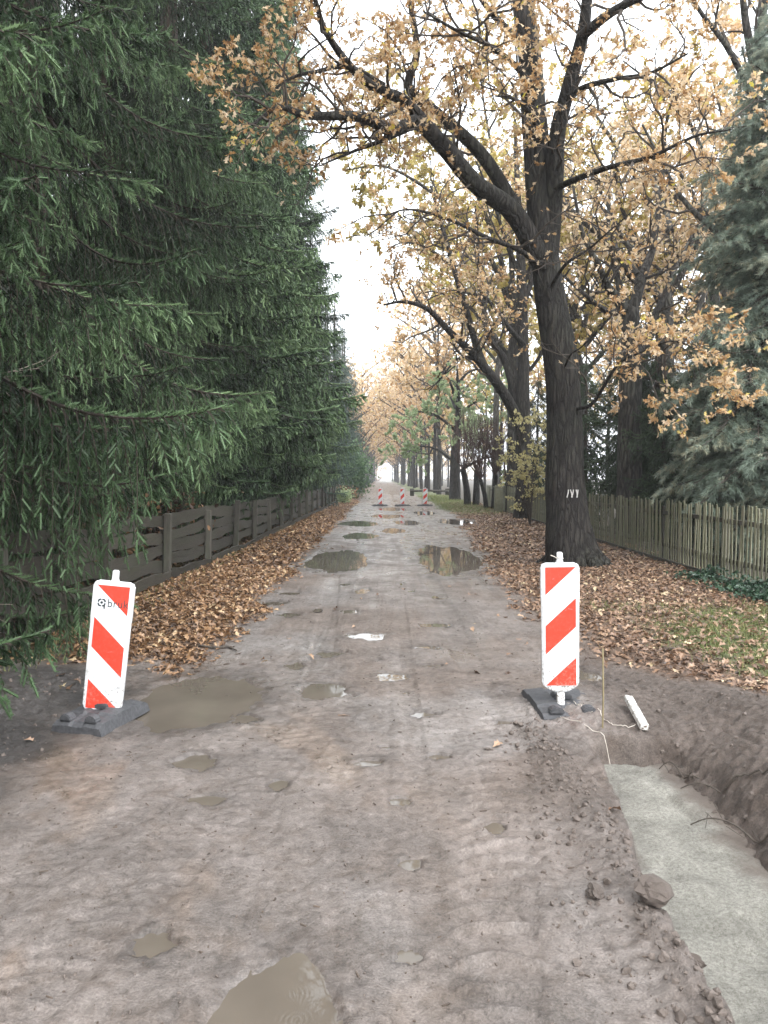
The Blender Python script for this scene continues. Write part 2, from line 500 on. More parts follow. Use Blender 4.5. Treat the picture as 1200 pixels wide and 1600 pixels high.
def pud_r(x, y, p):
    cx, cyy, rx, ry, s = p
    dx = (x - cx) / rx; dy = (y - cyy) / ry
    r = np.sqrt(dx * dx + dy * dy)
    a = 0.35 if rx * ry > 0.05 and s < 3 else (0.5 if rx > 0.5 else 1.0)
    return r * (1 + a * 0.30 * vnoise(dx * 1.3 + s * 3.7, dy * 1.3, 50 + s) + a * 0.20 * vnoise(dx * 3.3 + s, dy * 3.3, 70 + s) + 0.08 * vnoise(dx * 8 + s, dy * 8, 75 + s))


_pr = np.random.default_rng(77)
for _k in range(22):
    _y = 3.4 + 9.5 * _pr.random() ** 1.3
    _x = _pr.normal(-0.05, 0.42)
    if all(math.hypot((_x - p[0]) / (p[2] + 0.15), (_y - p[1]) / (p[3] + 0.15)) > 1.3 for p in PUD):
        PUD.append((_x, _y, 0.05 + 0.08 * _pr.random(), 0.05 + 0.05 * _pr.random() + 0.006 * _y, 60 + _k))
PUD = [(p[0], p[1], p[2] * (1 if p[2] > 0.3 or k < 11 else 0.82), p[3] * (1 if p[2] > 0.3 or k < 11 else 0.72), p[4]) for k, p in enumerate(PUD)]
LEVEL = [float(macro(np.array([p[0]]), np.array([p[1]]))[0]) - 0.014 for p in PUD]


def ground_z(x, y):
    x = np.asarray(x, float); y = np.asarray(y, float)
    z = macro(x, y) + detail(x, y)
    xl, xr = trench_l(y), trench_r(y)
    end = sstep(4.62, 4.50, y + 0.05 * vnoise(x * 7, y * 7, 44)) * sstep(-1.5, -1.0, y)
    wl_ = sstep(-0.02, 0.03, x - xl + 0.012 * vnoise(x * 25, y * 25, 45))
    wr_ = sstep(0.36, -0.04, x - xr + 0.07 * fbm(x * 9, y * 9, 46, 3, 0.6))
    tr = wl_ * wr_ * end
    wall = 4 * tr * (1 - tr) + 0.5 * sstep(1.6, 1.9, x) * sstep(4.2, 3.0, x) * sstep(6.2, 5.0, y)
    z = z * (1 - tr) + tr * (-0.20) + wall * (0.022 * fbm(x * 11, y * 11, 47, 4, 0.75) + 0.022 * np.abs(fbm(x * 27, y * 27, 48, 2, 0.7)) + 0.012 * (vnoise(x * 27, y * 27, 49) > 0.1))
    for p, lv in zip(PUD, LEVEL):
        ex = 1.6 * p[2]; ey = 1.6 * p[3]
        m = (np.abs(x - p[0]) < ex) & (np.abs(y - p[1]) < ey)
        if not m.any():
            continue
        r = pud_r(x[m], y[m], p)
        zz = z[m]
        dip = sstep(1.08, 0.7, r)
        lim = np.where(r > 1.0, lv + 0.004, -9)
        zz = np.maximum(zz, lim * sstep(1.55, 1.2, r) + (1 - sstep(1.55, 1.2, r)) * zz)
        zz = zz * (1 - dip) + dip * (lv - 0.012 - 0.012 * sstep(0.9, 0.3, r))
        z[m] = zz
    return z


def axis_lines(lo, hi, step, grow, far_lo, far_hi):
    a = list(np.arange(lo, hi, step))
    s, v = step, a[-1]
    while v < far_hi:
        s *= grow; v += s; a.append(v)
    s, v, b = step, lo, []
    while v > far_lo:
        s *= grow; v -= s; b.append(v)
    return np.array(b[::-1] + a)


XS = axis_lines(-2.5, 2.9, 0.0165, 1.07, -220, 220)
YS = axis_lines(1.8, 6.2, 0.0150, 1.038, -60, 520)
GX, GY = np.meshgrid(XS, YS)
gx, gy = GX.ravel(), GY.ravel()
gz = ground_z(gx, gy)


def leaf_left(x, y):
    """share of the left verge that fallen leaves cover"""
    e = -1.50 - 0.004 * (y - 8) + 0.13 * vnoise(y * 0.9, x * 0, 81) + 0.08 * vnoise(x * 3, y * 3, 82)
    return sstep(e + 0.12, e - 0.25, x) * sstep(5.75, 6.6, y + 0.25 * vnoise(x * 3, y * 2, 83) - 0.5 * sstep(-1.6, -2.6, x))


def leaf_right(x, y):
    e = np.interp(y, [4, 5.3, 6.6, 9.2, 13, 18, 34, 45], [4.0, 2.75, 1.95, 1.65, 1.75, 2.2, 3.0, 3.2]) + 0.18 * vnoise(y * 0.9, x * 0, 84) + 0.12 * vnoise(x * 2.5, y * 2.5, 85)
    return sstep(e - 0.15, e + 0.35, x)


def grass_right(x, y):
    a = sstep(2.5, 3.3, x + 0.4 * vnoise(x * 1.1, y * 1.1, 86)) * sstep(9.6, 7.6, y + 0.8 * vnoise(x * 1.3, y * 1.3, 87)) * sstep(4.7, 5.4, y)
    b = sstep(2.6, 3.2, x + 0.3 * vnoise(x, y * 0.4, 88)) * sstep(29, 34, y) * sstep(5.4, 4.8, x)
    return np.maximum(a, b)


mud = np.array([0.147, 0.126, 0.113]); dark = np.array([0.042, 0.037, 0.034]); brown = np.array([0.12, 0.075, 0.048])
spoil = np.array([0.094, 0.074, 0.062]); green = np.array([0.09, 0.12, 0.045]); claywet = np.array([0.122, 0.094, 0.076])


def blend(c, d, a):
    return c * (1 - a[:, None]) + d[None] * a[:, None]


gc = np.tile(mud, (len(gx), 1))
gc = blend(gc, claywet, 0.7 * sstep(-0.1, 0.5, fbm(gx * 0.9, gy * 0.7, 91, 4)))
gc = blend(gc, np.array([0.190, 0.175, 0.165]), 0.6 * sstep(0.05, 0.5, fbm(gx * 1.4 + 4, gy * 0.8, 92, 4)))
strk = fbm(gx * 6.5 + 0.6 * vnoise(gx * 0.3, gy * 0.25, 97), gy * 0.42, 98, 4, 0.6) * sstep(1.4, 2.5, gy)
gc = gc * (1 + 0.14 * strk * sstep(40, 12, gy))[:, None]
trk = np.zeros(len(gx))
for cx_, w_ in ((-0.62, 0.20), (0.74, 0.20)):
    trk = np.maximum(trk, np.exp(-((gx - cx_ - 0.08 * vnoise(gy * 0.5, gx * 0, 121)) / w_) ** 2))
trk = trk * sstep(5.0, 7.5, gy) * (0.55 + 0.45 * vnoise(gx * 2.2, gy * 0.9, 122))
gc = gc * (1 - 0.26 * trk)[:, None]
sp_m = np.maximum(sstep(0.80, 1.02, gx + 0.12 * vnoise(gy * 1.7, gx * 0, 23)) * sstep(4.9, 4.5, gy) * 0.55,
                  sstep(1.3, 1.7, gx) * sstep(7.4, 6.2, gy + 0.4 * vnoise(gx * 1.5, gy * 1.5, 93)))
cl_ = sstep(0.0, 0.45, fbm(gx * 2.4 + 0.9 * gy, gy * 1.1 - 0.6 * gx, 123, 4, 0.6)) * sstep(7, 5, gy) * sstep(0.6, -0.3, gx)
gc = blend(gc, np.array([0.150, 0.116, 0.092]), 0.75 * cl_)
wet_cl = cl_
gc = blend(gc, spoil, sp_m)
gc = blend(gc, dark, sstep(-1.8, -2.15, gx + 0.15 * vnoise(gx * 3, gy * 3, 94)) * sstep(6.6, 5.9, gy) * sstep(2.6, 3.6, gy + 0.4 * vnoise(gx * 3, gy * 3, 95)))
ll = leaf_left(gx, gy); lr = leaf_right(gx, gy); gr = grass_right(gx, gy)
gc = blend(gc, brown, np.maximum(ll, lr * 0.9))
gc = blend(gc, green, 0.8 * gr)
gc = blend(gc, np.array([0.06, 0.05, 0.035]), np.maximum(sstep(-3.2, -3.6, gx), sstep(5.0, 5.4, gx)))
wet = 0.62 + 0.35 * trk - 0.35 * strk + 0.30 * fbm(gx * 1.1, gy * 0.6, 96, 4) + 0.22 * sstep(9, 18, gy)
wet = wet + 0.3 * wet_cl
wet = wet * (1 - 0.75 * np.clip(np.maximum(np.maximum(ll, lr), sp_m), 0, 1)) * (1 - gr)
for p, lv in zip(PUD, LEVEL):
    m = (np.abs(gx - p[0]) < 1.6 * p[2]) & (np.abs(gy - p[1]) < 1.6 * p[3])
    r = pud_r(gx[m], gy[m], p)
    wet[m] = np.maximum(wet[m], sstep(1.6, 1.0, r) * 0.95)
    gc[m] *= (1 - 0.34 * sstep(1.5, 1.05, r + 0.2 * vnoise(gx[m] * 14, gy[m] * 14, 99)))[:, None]
nx, ny = len(XS), len(YS)
i = np.arange(ny - 1)[:, None] * nx; j = np.arange(nx - 1)[None, :]
gf = np.stack([i + j, i + j + 1, i + nx + j + 1, i + nx + j], -1).reshape(-1, 4)
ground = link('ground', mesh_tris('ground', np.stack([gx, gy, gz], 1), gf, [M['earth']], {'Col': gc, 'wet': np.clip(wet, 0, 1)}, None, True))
tag(ground, 'wet grey-brown mud of the unpaved road and its verges', kind='structure')

# sand bedding in the trench
m, nt, b = new_mat('bedding_sand')
v = objcoord(nt)
n1 = noise_tex(nt, 4.0, 6, 0.65, v, 0.5); n2 = noise_tex(nt, 60, 6, 0.7, v); n3 = noise_tex(nt, 240, 3, 0.7, v)
c = ramp(nt, [(0.32, (0.155, 0.147, 0.130)), (0.5, (0.24, 0.231, 0.205)), (0.68, (0.31, 0.299, 0.268))], n1)
c = mixc(nt, 1.0, c, ramp(nt, [(0.3, (0.55, 0.54, 0.51)), (0.6, (1.1, 1.1, 1.1))], n2), 'MULTIPLY')
c = mixc(nt, 1.0, c, ramp(nt, [(0.3, (0.6, 0.6, 0.58)), (0.7, (1.15, 1.15, 1.15))], n3), 'MULTIPLY')
c = mixc(nt, attr(nt, 'dirt'), c, (0.115, 0.092, 0.078))
nt.links.new(c, b.inputs['Base Color']); b.inputs['Roughness'].default_value = 0.95
bump(nt, b, mathn(nt, 'ADD', n2, mathn(nt, 'MULTIPLY', n3, v=0.5)), 0.8, 0.012)
M['sand'] = m
sx = np.arange(0.97, 2.03, 0.016); sy = np.arange(-1.2, 4.72, 0.017)
SX, SY = np.meshgrid(sx, sy); px_, py_ = SX.ravel(), SY.ravel()
pz = -0.150 + 0.018 * fbm(px_ * 3, py_ * 3, 101, 3) + 0.013 * fbm(px_ * 12, py_ * 12, 102, 4, 0.65)
pz = pz - 0.03 * np.exp(-((px_ - 1.56 - 0.12 * (4.0 - py_)) / 0.03) ** 2) * sstep(4.15, 4.05, py_) * sstep(3.75, 3.85, py_)
pz = pz - 0.09 * sstep(4.52, 4.68, py_)
i = np.arange(len(sy) - 1)[:, None] * len(sx); j = np.arange(len(sx) - 1)[None, :]
sf = np.stack([i + j, i + j + 1, i + len(sx) + j + 1, i + len(sx) + j], -1).reshape(-1, 4)
tag(link('sand_bed', mesh_tris('sand_bed', np.stack([px_, py_, pz], 1), sf, [M['sand']], {'dirt': np.clip(np.maximum(0.9 * sstep(0.07, 0.0, px_ - trench_l(py_) + 0.05 * fbm(px_ * 9, py_ * 9, 103, 3)), 0.9 * sstep(-0.10, 0.06, px_ - trench_r(py_) + 0.10 * fbm(px_ * 7, py_ * 7, 104, 3))), 0, 1)}, None, True)),
    'pale greenish grey sand bed raked along the bottom of the trench', kind='structure')

# puddle water
m, nt, b = new_mat('muddy_water')
v = objcoord(nt)
n1 = noise_tex(nt, 2.0, 3, 0.5, v)
nt.links.new(ramp(nt, [(0.3, (0.088, 0.074, 0.060)), (0.7, (0.125, 0.106, 0.086))], n1), b.inputs['Base Color'])
b.inputs['Roughness'].default_value = 0.02
b.inputs['IOR'].default_value = 1.33
wv = noise_tex(nt, 5.0, 2, 0.5, v)
bn = bump(nt, b, wv, 0.05, 0.01)
M['water'] = m


def puddle_mesh(p, k):
    cx, cyy, rx, ry, s = p
    n, mr = 40, 14
    rad = np.linspace(0, 1.17, mr)[1:]
    if k == 0:
        rad = np.linspace(0, 1.17, 60)[1:]; n = 110
    a = np.arange(n) * 2 * math.pi / n
    V = [(0, 0, 0)]
    for r_ in rad:
        V += [(r_ * rx * math.cos(t), r_ * ry * math.sin(t), 0) for t in a]
    V = np.array(V)
    if k == 0:   # rings left by rain drops
        for (dx, dy, A, wl2, ext) in ((0.065, 0.045, 0.0006, 0.016, 0.040), (0.06, 0.16, 0.0006, 0.014, 0.03), (0.12, -0.02, 0.0005, 0.014, 0.03)):
            d = np.hypot(V[:, 0] - dx, V[:, 1] - dy)
            V[:, 2] += A * np.cos(d / wl2 * 2 * math.pi) * np.exp(-(d / ext) ** 2)
    Fc = []
    for q in range(n):
        Fc.append((0, 1 + q, 1 + (q + 1) % n))
    for m_ in range(len(rad) - 1):
        o0, o1 = 1 + m_ * n, 1 + (m_ + 1) * n
        for q in range(n):
            q2 = (q + 1) % n
            Fc += [(o0 + q, o1 + q, o1 + q2), (o0 + q, o1 + q2, o0 + q2)]
    return mesh_tris('puddle', V, np.array(Fc), [M['water']], None, None, True)


for k, p in enumerate(PUD):
    o = link('puddle', puddle_mesh(p, k), None, (p[0], p[1], LEVEL[k]))
    o['kind'] = 'structure'

# ------------------------------------------------------------------ leaf and needle templates
def lobed_leaf(detail=True):
    """oak leaf, stalk at the origin, tip at x = 1, folded along the midrib and curled"""
    if detail:
        half = [(0.0, 0.03), (0.22, 0.09), (0.40, 0.26), (0.54, 0.12), (0.74, 0.29), (1.0, 0.0)]
    else:
        half = [(0.0, 0.02), (0.35, 0.20), (0.62, 0.27), (1.0, 0.0)]
    V, Fc = [], []
    for x, y in half:
        V.append((x, 0, 0.10 * math.sin(x * 3.0)))
    n = len(half)
    for s in (1, -1):
        b0 = len(V)
        for x, y in half:
            V.append((x, s * y, 0.10 * math.sin(x * 3.0) + 0.30 * y))
        for k in range(n - 1):
            q = (k, b0 + k, b0 + k + 1, k + 1) if s < 0 else (k, k + 1, b0 + k + 1, b0 + k)
            if k == 0:
                Fc.append((q[0], q[1], q[2]))
                Fc.append((q[0], q[2], q[3]))
            elif k == n - 2:
                Fc.append((q[0], q[1], q[2]) if s > 0 else (q[0], q[1], q[3]))
            else:
                Fc += [(q[0], q[1], q[2]), (q[0], q[2], q[3])]
    return np.array(V), np.array(Fc)


LEAF_V, LEAF_F = lobed_leaf(True)
SLEAF_V = np.array([(0, 0, 0), (0.55, 0.27, 0.10), (0.50, 0, 0.02), (0.55, -0.27, 0.10), (1, 0, -0.04)], float)
SLEAF_F = np.array([(0, 2, 1), (1, 2, 4), (0, 3, 2), (3, 4, 2)])
OVAL_V = np.array([(0, 0, 0), (0.35, 0.30, 0.05), (0.75, 0.24, 0.0), (1, 0, -0.08), (0.75, -0.24, 0.0), (0.35, -0.30, 0.05), (0.5, 0, -0.03)])
OVAL_F = np.array([(0, 6, 1), (1, 6, 2), (2, 6, 3), (3, 6, 4), (4, 6, 5), (5, 6, 0)])
DIA = (SLEAF_V, SLEAF_F)


def shoot_template(nn=13, w=0.11, core=0.22, r=None):
    """one needled shoot along x: thin core, needles all round, blunt tip"""
    r = r or np.random.default_rng(3)
    V, Fc = [], []
    for x, q in ((0.0, core), (0.86, core)):
        for k in range(3):
            a = k * 2.0944
            V.append((x, q * math.cos(a), q * math.sin(a)))
    V.append((0.98, 0, 0))
    for k in range(3):
        k2 = (k + 1) % 3
        Fc += [(k, k2, 3 + k2), (k, 3 + k2, 3 + k), (3 + k, 3 + k2, 6)]
    for k in range(nn):
        t = (k + 0.5) / nn * 0.90
        a = k * 2.399
        tip = k > nn * 0.8
        q = (0.65 if tip else 1.0) * (0.8 + 0.4 * r.random())
        c, s = math.cos(a), math.sin(a)
        b0 = len(V)
        V += [(t, -w * s, w * c), (t + 0.03, w * s, -w * c), (t + (0.16 if tip else 0.11) + 0.05 * r.random(), q * c, q * s)]
        Fc.append((b0, b0 + 1, b0 + 2))
    return np.array(V, float), np.array(Fc)


SH_V, SH_F = shoot_template(26, 0.10, 0.24)
SHL_V, SHL_F = shoot_template(7, 0.26, 0.52)


def spruce_branch(seed, L=3.0, tw_step=0.055, sh_step=0.036, lod=0, hang=1.0, mat='spruce', dead=False):
    r = np.random.default_rng(seed)
    g = Geo()
    s = np.linspace(0, 1, 15)
    sway = r.normal(0, 0.05)
    ax = np.stack([L * s * 0.97, L * sway * s ** 2, -L * (0.24 + 0.06 * r.random()) * np.sin(math.pi * 0.72 * s) + 0.03 * L * s ** 3], 1)
    g.tube(ax, np.linspace(0.026, 0.004, 15) * L / 3, 5, 0.3, 1)
    P, D, Ln, Ti = [], [], [], []
    n2 = int(L * 0.9 / tw_step)
    for k in range(n2):
        u = 0.10 + 0.90 * (k + r.random() * 0.8) / n2
        p0 = np.array([np.interp(u, s, ax[:, q]) for q in range(3)])
        side = 1 if k % 2 else -1
        l2 = L * (0.27 * (1 - u) ** 0.6 + 0.05) * (0.5 + 0.8 * r.random())
        if u < 0.3:
            l2 *= 0.75
        d0 = np.array([0.55 + 0.5 * r.random(), side * (0.35 + 0.5 * r.random()), 0.10 + 0.15 * r.normal()])
        d0 /= np.linalg.norm(d0)
        nseg = 6
        tt = np.linspace(0, 1, nseg)
        drop = np.array([0.12, 0, -1.0]) * hang * (0.65 + 0.6 * r.random())
        tw = p0 + np.outer(tt * l2 * 0.58, d0) + np.outer((tt ** 1.6) * l2, drop) * (0.95 if u < 0.85 else 0.35)
        g.tube(tw, np.linspace(0.006, 0.0025, nseg), 3, 0.3, 1, cap=False)
        seglen = l2 * 1.1
        ns = max(2, int(seglen / sh_step))
        lo = 0.18 if u > 0.3 else 0.45
        for q in range(ns):
            w = lo + (1 - lo) * (q + r.random() * 0.6) / ns
            pp = np.array([np.interp(w, tt, tw[:, z_]) for z_ in range(3)])
            e = min(w + 0.12, 1.0); f = max(w - 0.12, 0)
            td = np.array([np.interp(e, tt, tw[:, z_]) - np.interp(f, tt, tw[:, z_]) for z_ in range(3)])
            td /= np.linalg.norm(td) + 1e-9
            lat = np.cross(td, r.normal(size=3)); lat /= np.linalg.norm(lat) + 1e-9
            dd = td * 0.80 + lat * 0.72 + np.array([0.10, 0, -0.16])
            P.append(pp); D.append(dd); Ln.append((0.05 + 0.075 * r.random()) * (1.15 - 0.35 * w)); Ti.append(0.08 + 0.62 * w * (0.30 + 0.70 * u) + 0.09 * r.random())
        P.append(tw[-1]); D.append(tw[-1] - tw[-2]); Ln.append(0.10); Ti.append(0.28 + 0.36 * u + 0.10 * r.random())
    for q in range(int(L / 0.05)):
        u = 0.25 + 0.75 * q / (L / 0.05)
        p0 = np.array([np.interp(u, s, ax[:, z_]) for z_ in range(3)])
        P.append(p0); D.append(np.array([0.9, r.normal() * 0.6, 0.35 + 0.3 * r.random()])); Ln.append(0.09 + 0.04 * r.random()); Ti.append(0.55 + 0.3 * r.random())  # shoots on the upper side tinted paler, as if sunlit
    P, D, Ln, Ti = np.array(P), np.array(D), np.array(Ln), np.array(Ti)
    fr = rand_frames(D, r)
    th = (0.0235 if lod == 0 else 0.027)
    fr = fr * np.stack([Ln * (0.95 if lod == 0 else 1.2), np.full(len(Ln), th), np.full(len(Ln), th)], 1)[:, :, None]
    if lod == 0:
        g.stamp(SH_V, SH_F, fr, P, Ti, 0)
    else:
        g.stamp(SHL_V, SHL_F, fr, P, Ti, 0)
    return g.mesh('spruce_branch', [M[mat], M['darktwig']])


def dead_branch(seed, L=1.4):
    r = np.random.default_rng(seed)
    g = Geo()
    s = np.linspace(0, 1, 8)
    ax = np.stack([L * s, 0.1 * L * np.sin(s * 3 + seed), -0.22 * L * s], 1)
    g.tube(ax, np.linspace(0.011, 0.003, 8), 4, 0.4, 0)
    for k in range(16):
        u = 0.2 + 0.8 * r.random()
        p0 = np.array([np.interp(u, s, ax[:, q]) for q in range(3)])
        l = 0.2 + 0.3 * r.random()
        t = np.linspace(0, 1, 5)
        d = np.array([0.6, r.normal() * 0.7, -0.1 + 0.4 * r.normal()])
        tw = p0 + np.outer(t * l, d) + np.outer(t ** 2, r.normal(size=3) * 0.06)
        g.tube(tw, np.linspace(0.004, 0.0015, 5), 3, 0.4, 0, cap=False)
    return g.mesh('dead_branch', [M['deadtwig']])


M['deadtwig'] = mat_simple('dead_twig_wood', (0.10, 0.085, 0.07), (0.22, 0.19, 0.16), 20, 0.9, 0)
NEAR_BR = [spruce_branch(100 + k, 3.0, 0.048, 0.038, 0, 0.85 + 0.15 * k) for k in range(5)]
MID_BR = [spruce_branch(200 + k, 3.0, 0.060, 0.046, 1, 0.8 + 0.25 * k) for k in range(3)]
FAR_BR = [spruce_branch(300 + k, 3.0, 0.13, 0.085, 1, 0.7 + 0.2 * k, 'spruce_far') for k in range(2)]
DARK_BR = [spruce_branch(320 + k, 3.0, 0.10, 0.065, 1, 0.6 + 0.3 * k, 'thuja') for k in range(2)]
DEAD_BR = [dead_branch(400 + k) for k in range(2)]


def spruce_tree(x, y, H, rad, label, group, protos, seed, zlo=0.7, whorl=0.36, per=6, dead=0, name='spruce_tree', low=True, power=0.72):
    r = np.random.default_rng(seed)
    z0 = float(ground_z(np.array([x]), np.array([y]))[0]) - 0.03
    t = thing(name, label, 'spruce', (x, y, z0), 0, group)
    g = Geo()
    zz = np.linspace(0, H, 22)
    lean = r.normal(0, 0.006, 2)
    rr = 0.021 * H * 0.62 * (1 - zz / H) ** 0.8 + 0.012
    rr[0] *= 1.3
    g.tube(np.stack([lean[0] * zz, lean[1] * zz, zz], 1), rr, 12, 0.5, 0, bumps=0.08, seed=seed)
    link('trunk', g.mesh('trunk', [M['bark_spruce']], True), t)
    z = zlo
    lowf = ((0.45, 0.20) if low is True else (0.36, 0.17)) if low else (0.12, 0.175)
    while z < H - 0.6:
        q = z / H
        rz = rad * (1 - q) ** power * min(1.0, lowf[0] + z * lowf[1])
        n = per if z < 0.6 * H else per - 1
        a0 = r.random() * 6.28
        for k in range(n):
            a = a0 + k * 2 * math.pi / n + r.normal(0, 0.2)
            zk = z + r.normal(0, 0.10)
            Lk = rz * (0.80 + 0.38 * r.random())
            me = protos[int(r.integers(len(protos)))]
            if r.random() < 0.10:
                continue
            s = Lk / 3.0
            pitch = R(8 + 16 * r.random()) if q < 0.5 else R(-10 + 14 * r.random())
            hz = (s ** 0.55 if s < 1 else s) * (0.9 + 0.35 * r.random())
            link('branch', me, t, (lean[0] * zk, lean[1] * zk, zk), (r.normal(0, 0.10), pitch, a), (s, hz * (1 if r.random() < 0.5 else -1), hz))
        z += whorl * (0.7 + 0.6 * r.random()) * (1.0 if z < 9 else 1.35)
    for k in range(dead):
        a = r.random() * 6.28
        link('dead_branch', DEAD_BR[k % 2], t, (0, 0, 0.5 + 3.5 * r.random()), (r.random() * 6, R(6), a), (1.2, 1.2, 1.2))
    return t


# ------------------------------------------------------------------ spruces on the left
ROW = 'spruces in a row behind the board fence'
spec = [(-4.75, 3.0, 23, 3.6, 'huge spruce reaching pale hanging branches out beside the tilted marker board', NEAR_BR, 2.7, 0.60, 7, 14),
        (-4.85, 6.7, 24, 3.9, 'huge spruce whose low branches bury the near end of the board fence', NEAR_BR, 0.7, 0.58, 7, 18),
        (-4.75, 10.1, 25, 3.9, 'huge spruce with bright green tips above the first open bay of the board fence', NEAR_BR, 1.5, 0.60, 7, 14),
        (-4.85, 13.6, 25, 3.8, 'huge dark spruce with brown leaved bushes at its foot', NEAR_BR, 1.7, 0.55, 7, 10),
        (-4.7, 17.0, 24, 3.9, 'tall dark spruce overhanging the middle of the board fence', MID_BR, 1.5, 0.52, 7, 6)]
for k, (x, y, H, rad, lab, pr, zlo, wh, per, dd) in enumerate(spec):
    spruce_tree(x, y, H, rad, lab, ROW, pr, 500 + k, zlo, wh, per, dd, low=(True, 2)[k] if k < 2 else False)
yy = 20.4
k = 0
while yy < 37:
    spruce_tree(-4.7 + 0.2 * math.sin(k * 2.1), yy, 24.5 + 1.5 * math.sin(k * 1.7), 4.3, 'tall dark spruce in the closed row above the far half of the board fence', ROW,
                MID_BR, 520 + k, 1.4, 0.52, 7, 0, low=False)
    yy += 3.4 + 0.3 * math.sin(k); k += 1
while yy < 92:
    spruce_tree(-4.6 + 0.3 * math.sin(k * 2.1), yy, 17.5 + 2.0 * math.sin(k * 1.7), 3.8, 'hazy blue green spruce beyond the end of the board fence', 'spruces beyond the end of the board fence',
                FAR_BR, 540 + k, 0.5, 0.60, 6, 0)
    yy += 4.4; k += 1
for k, (x, y) in enumerate([(-8.6, 1.5), (-9.0, 5.5), (-8.9, 10.2), (-9.3, 15.0), (-9.0, 20.0), (-9.2, 26.0), (-9.3, 33.0)]):
    spruce_tree(x, y, 20, 3.7, 'shadowed spruce in the second row behind the roadside spruces', 'second row of spruces', MID_BR if k < 4 else FAR_BR, 570 + k, 0.7, 0.62, 5, 0)

# ------------------------------------------------------------------ broad-leaved trees
def smooth_path(pts, n):
    """Catmull-Rom through the control points"""
    pts = np.asarray(pts, float)
    P = np.vstack([2 * pts[0] - pts[1], pts, 2 * pts[-1] - pts[-2]])
    out = []
    m = len(pts) - 1
    for t in np.linspace(0, m - 1e-6, n):
        k = int(t); u = t - k
        a, b, c, d = P[k], P[k + 1], P[k + 2], P[k + 3]
        out.append(0.5 * ((2 * b) + (c - a) * u + (2 * a - 5 * b + 4 * c - d) * u * u + (3 * b - a - 3 * c + d) * u ** 3))
    return np.array(out)


class Crown:
    def __init__(self, seed, leaf_len=0.13, per_twig=12, leaf=(LEAF_V, LEAF_F), up=0.25, gnarl=0.35, clump=0.6):
        self.r = np.random.default_rng(seed)
        self.g = Geo(); self.LP = []; self.LD = []
        self.leaf_len = leaf_len; self.per = per_twig; self.leaf = leaf; self.up = up; self.gnarl = gnarl; self.clump = clump

    def sprout(self, pts, rad, n, lens, counts, level=0, t0=0.2, leafy=1.0, rmax=0.05):
        r = self.r
        m = len(pts)
        for k in range(n):
            t = t0 + (1 - t0) * (k + r.random()) / n
            f = t * (m - 1); i0 = min(int(f), m - 2); u = f - i0
            p0 = pts[i0] * (1 - u) + pts[i0 + 1] * u
            tg = pts[i0 + 1] - pts[i0]; tg = tg / (np.linalg.norm(tg) + 1e-9)
            pr = np.cross(tg, r.normal(size=3)); pr /= np.linalg.norm(pr) + 1e-9
            d = tg * (0.35 + 0.4 * r.random()) + pr * 0.9 + np.array([0, 0, self.up])
            d /= np.linalg.norm(d)
            l = lens[level] * (0.55 + 0.8 * r.random()) * (1.15 - 0.45 * t)
            ns = 7 if level == 0 else 5
            q = [p0]; dd = d.copy()
            for s in range(ns - 1):
                dd = dd + r.normal(size=3) * self.gnarl * (0.8 if level == 0 else 0.55) + np.array([0, 0, 0.05])
                dd /= np.linalg.norm(dd)
                q.append(q[-1] + dd * l / (ns - 1))
            q = np.array(q)
            r0 = min(rad * (1 - 0.6 * t) * 0.6, rmax, 0.016 * l + 0.004)
            self.g.tube(q, np.linspace(r0, max(r0 * 0.25, 0.0022), ns), 5 if level == 0 else 3, 0.4, 0, cap=False)
            if level < len(counts):
                self.sprout(q, r0, counts[level], lens, counts, level + 1, 0.25, leafy, rmax)
            if level >= len(counts) - 1 and level > 0 or (level == 0 and not counts):
                if r.random() < leafy:
                    nl = int(self.per * (0.4 + 1.2 * r.random()))
                    tt = 1 - (1 - self.clump * 0) * r.random(nl) ** 1.7 * 0.75
                    idx = tt * (ns - 1); ii = np.minimum(idx.astype(int), ns - 2); uu = (idx - ii)[:, None]
                    pp = q[ii] * (1 - uu) + q[ii + 1] * uu
                    self.LP.append(pp + r.normal(size=pp.shape) * 0.02)
                    ld = (q[-1] - q[0])[None] / l * 0.55 + r.normal(size=pp.shape) * 0.75 + np.array([0, 0, -0.30])
                    self.LD.append(ld)

    def leaves(self, mat, tint_mu=0.5, tint_sd=0.17, keep=None):
        r = self.r
        P = np.vstack(self.LP); D = np.vstack(self.LD)
        if keep is not None:
            k = keep(P); P, D = P[k], D[k]
        fr = rand_frames(D, r)
        s = self.leaf_len * (0.65 + 0.6 * r.random(len(P)))
        fr = fr * s[:, None, None]
        g = Geo()
        cl = 0.5 * fbm(P[:, 0] * 0.9 + P[:, 2] * 0.4, P[:, 1] * 0.9 + P[:, 2] * 0.7, 5, 3)
        g.stamp(self.leaf[0], self.leaf[1], fr, P, np.clip(tint_mu + cl * tint_sd * 2 + r.normal(0, tint_sd, len(P)), 0.0, 1.0), 0)
        return g.mesh('foliage', [mat])


def trunk_mesh(path, radii, n, mat, bumps=0.07, seed=0, sides=20, flare=0.0):
    pts = smooth_path(path, n)
    rad = np.interp(np.linspace(0, 1, n), np.linspace(0, 1, len(radii)), radii)
    g = Geo(); g.tube(pts, rad, sides, 0.5, 0, bumps=bumps, seed=seed)
    return g.mesh('trunk', [mat], True), pts, rad


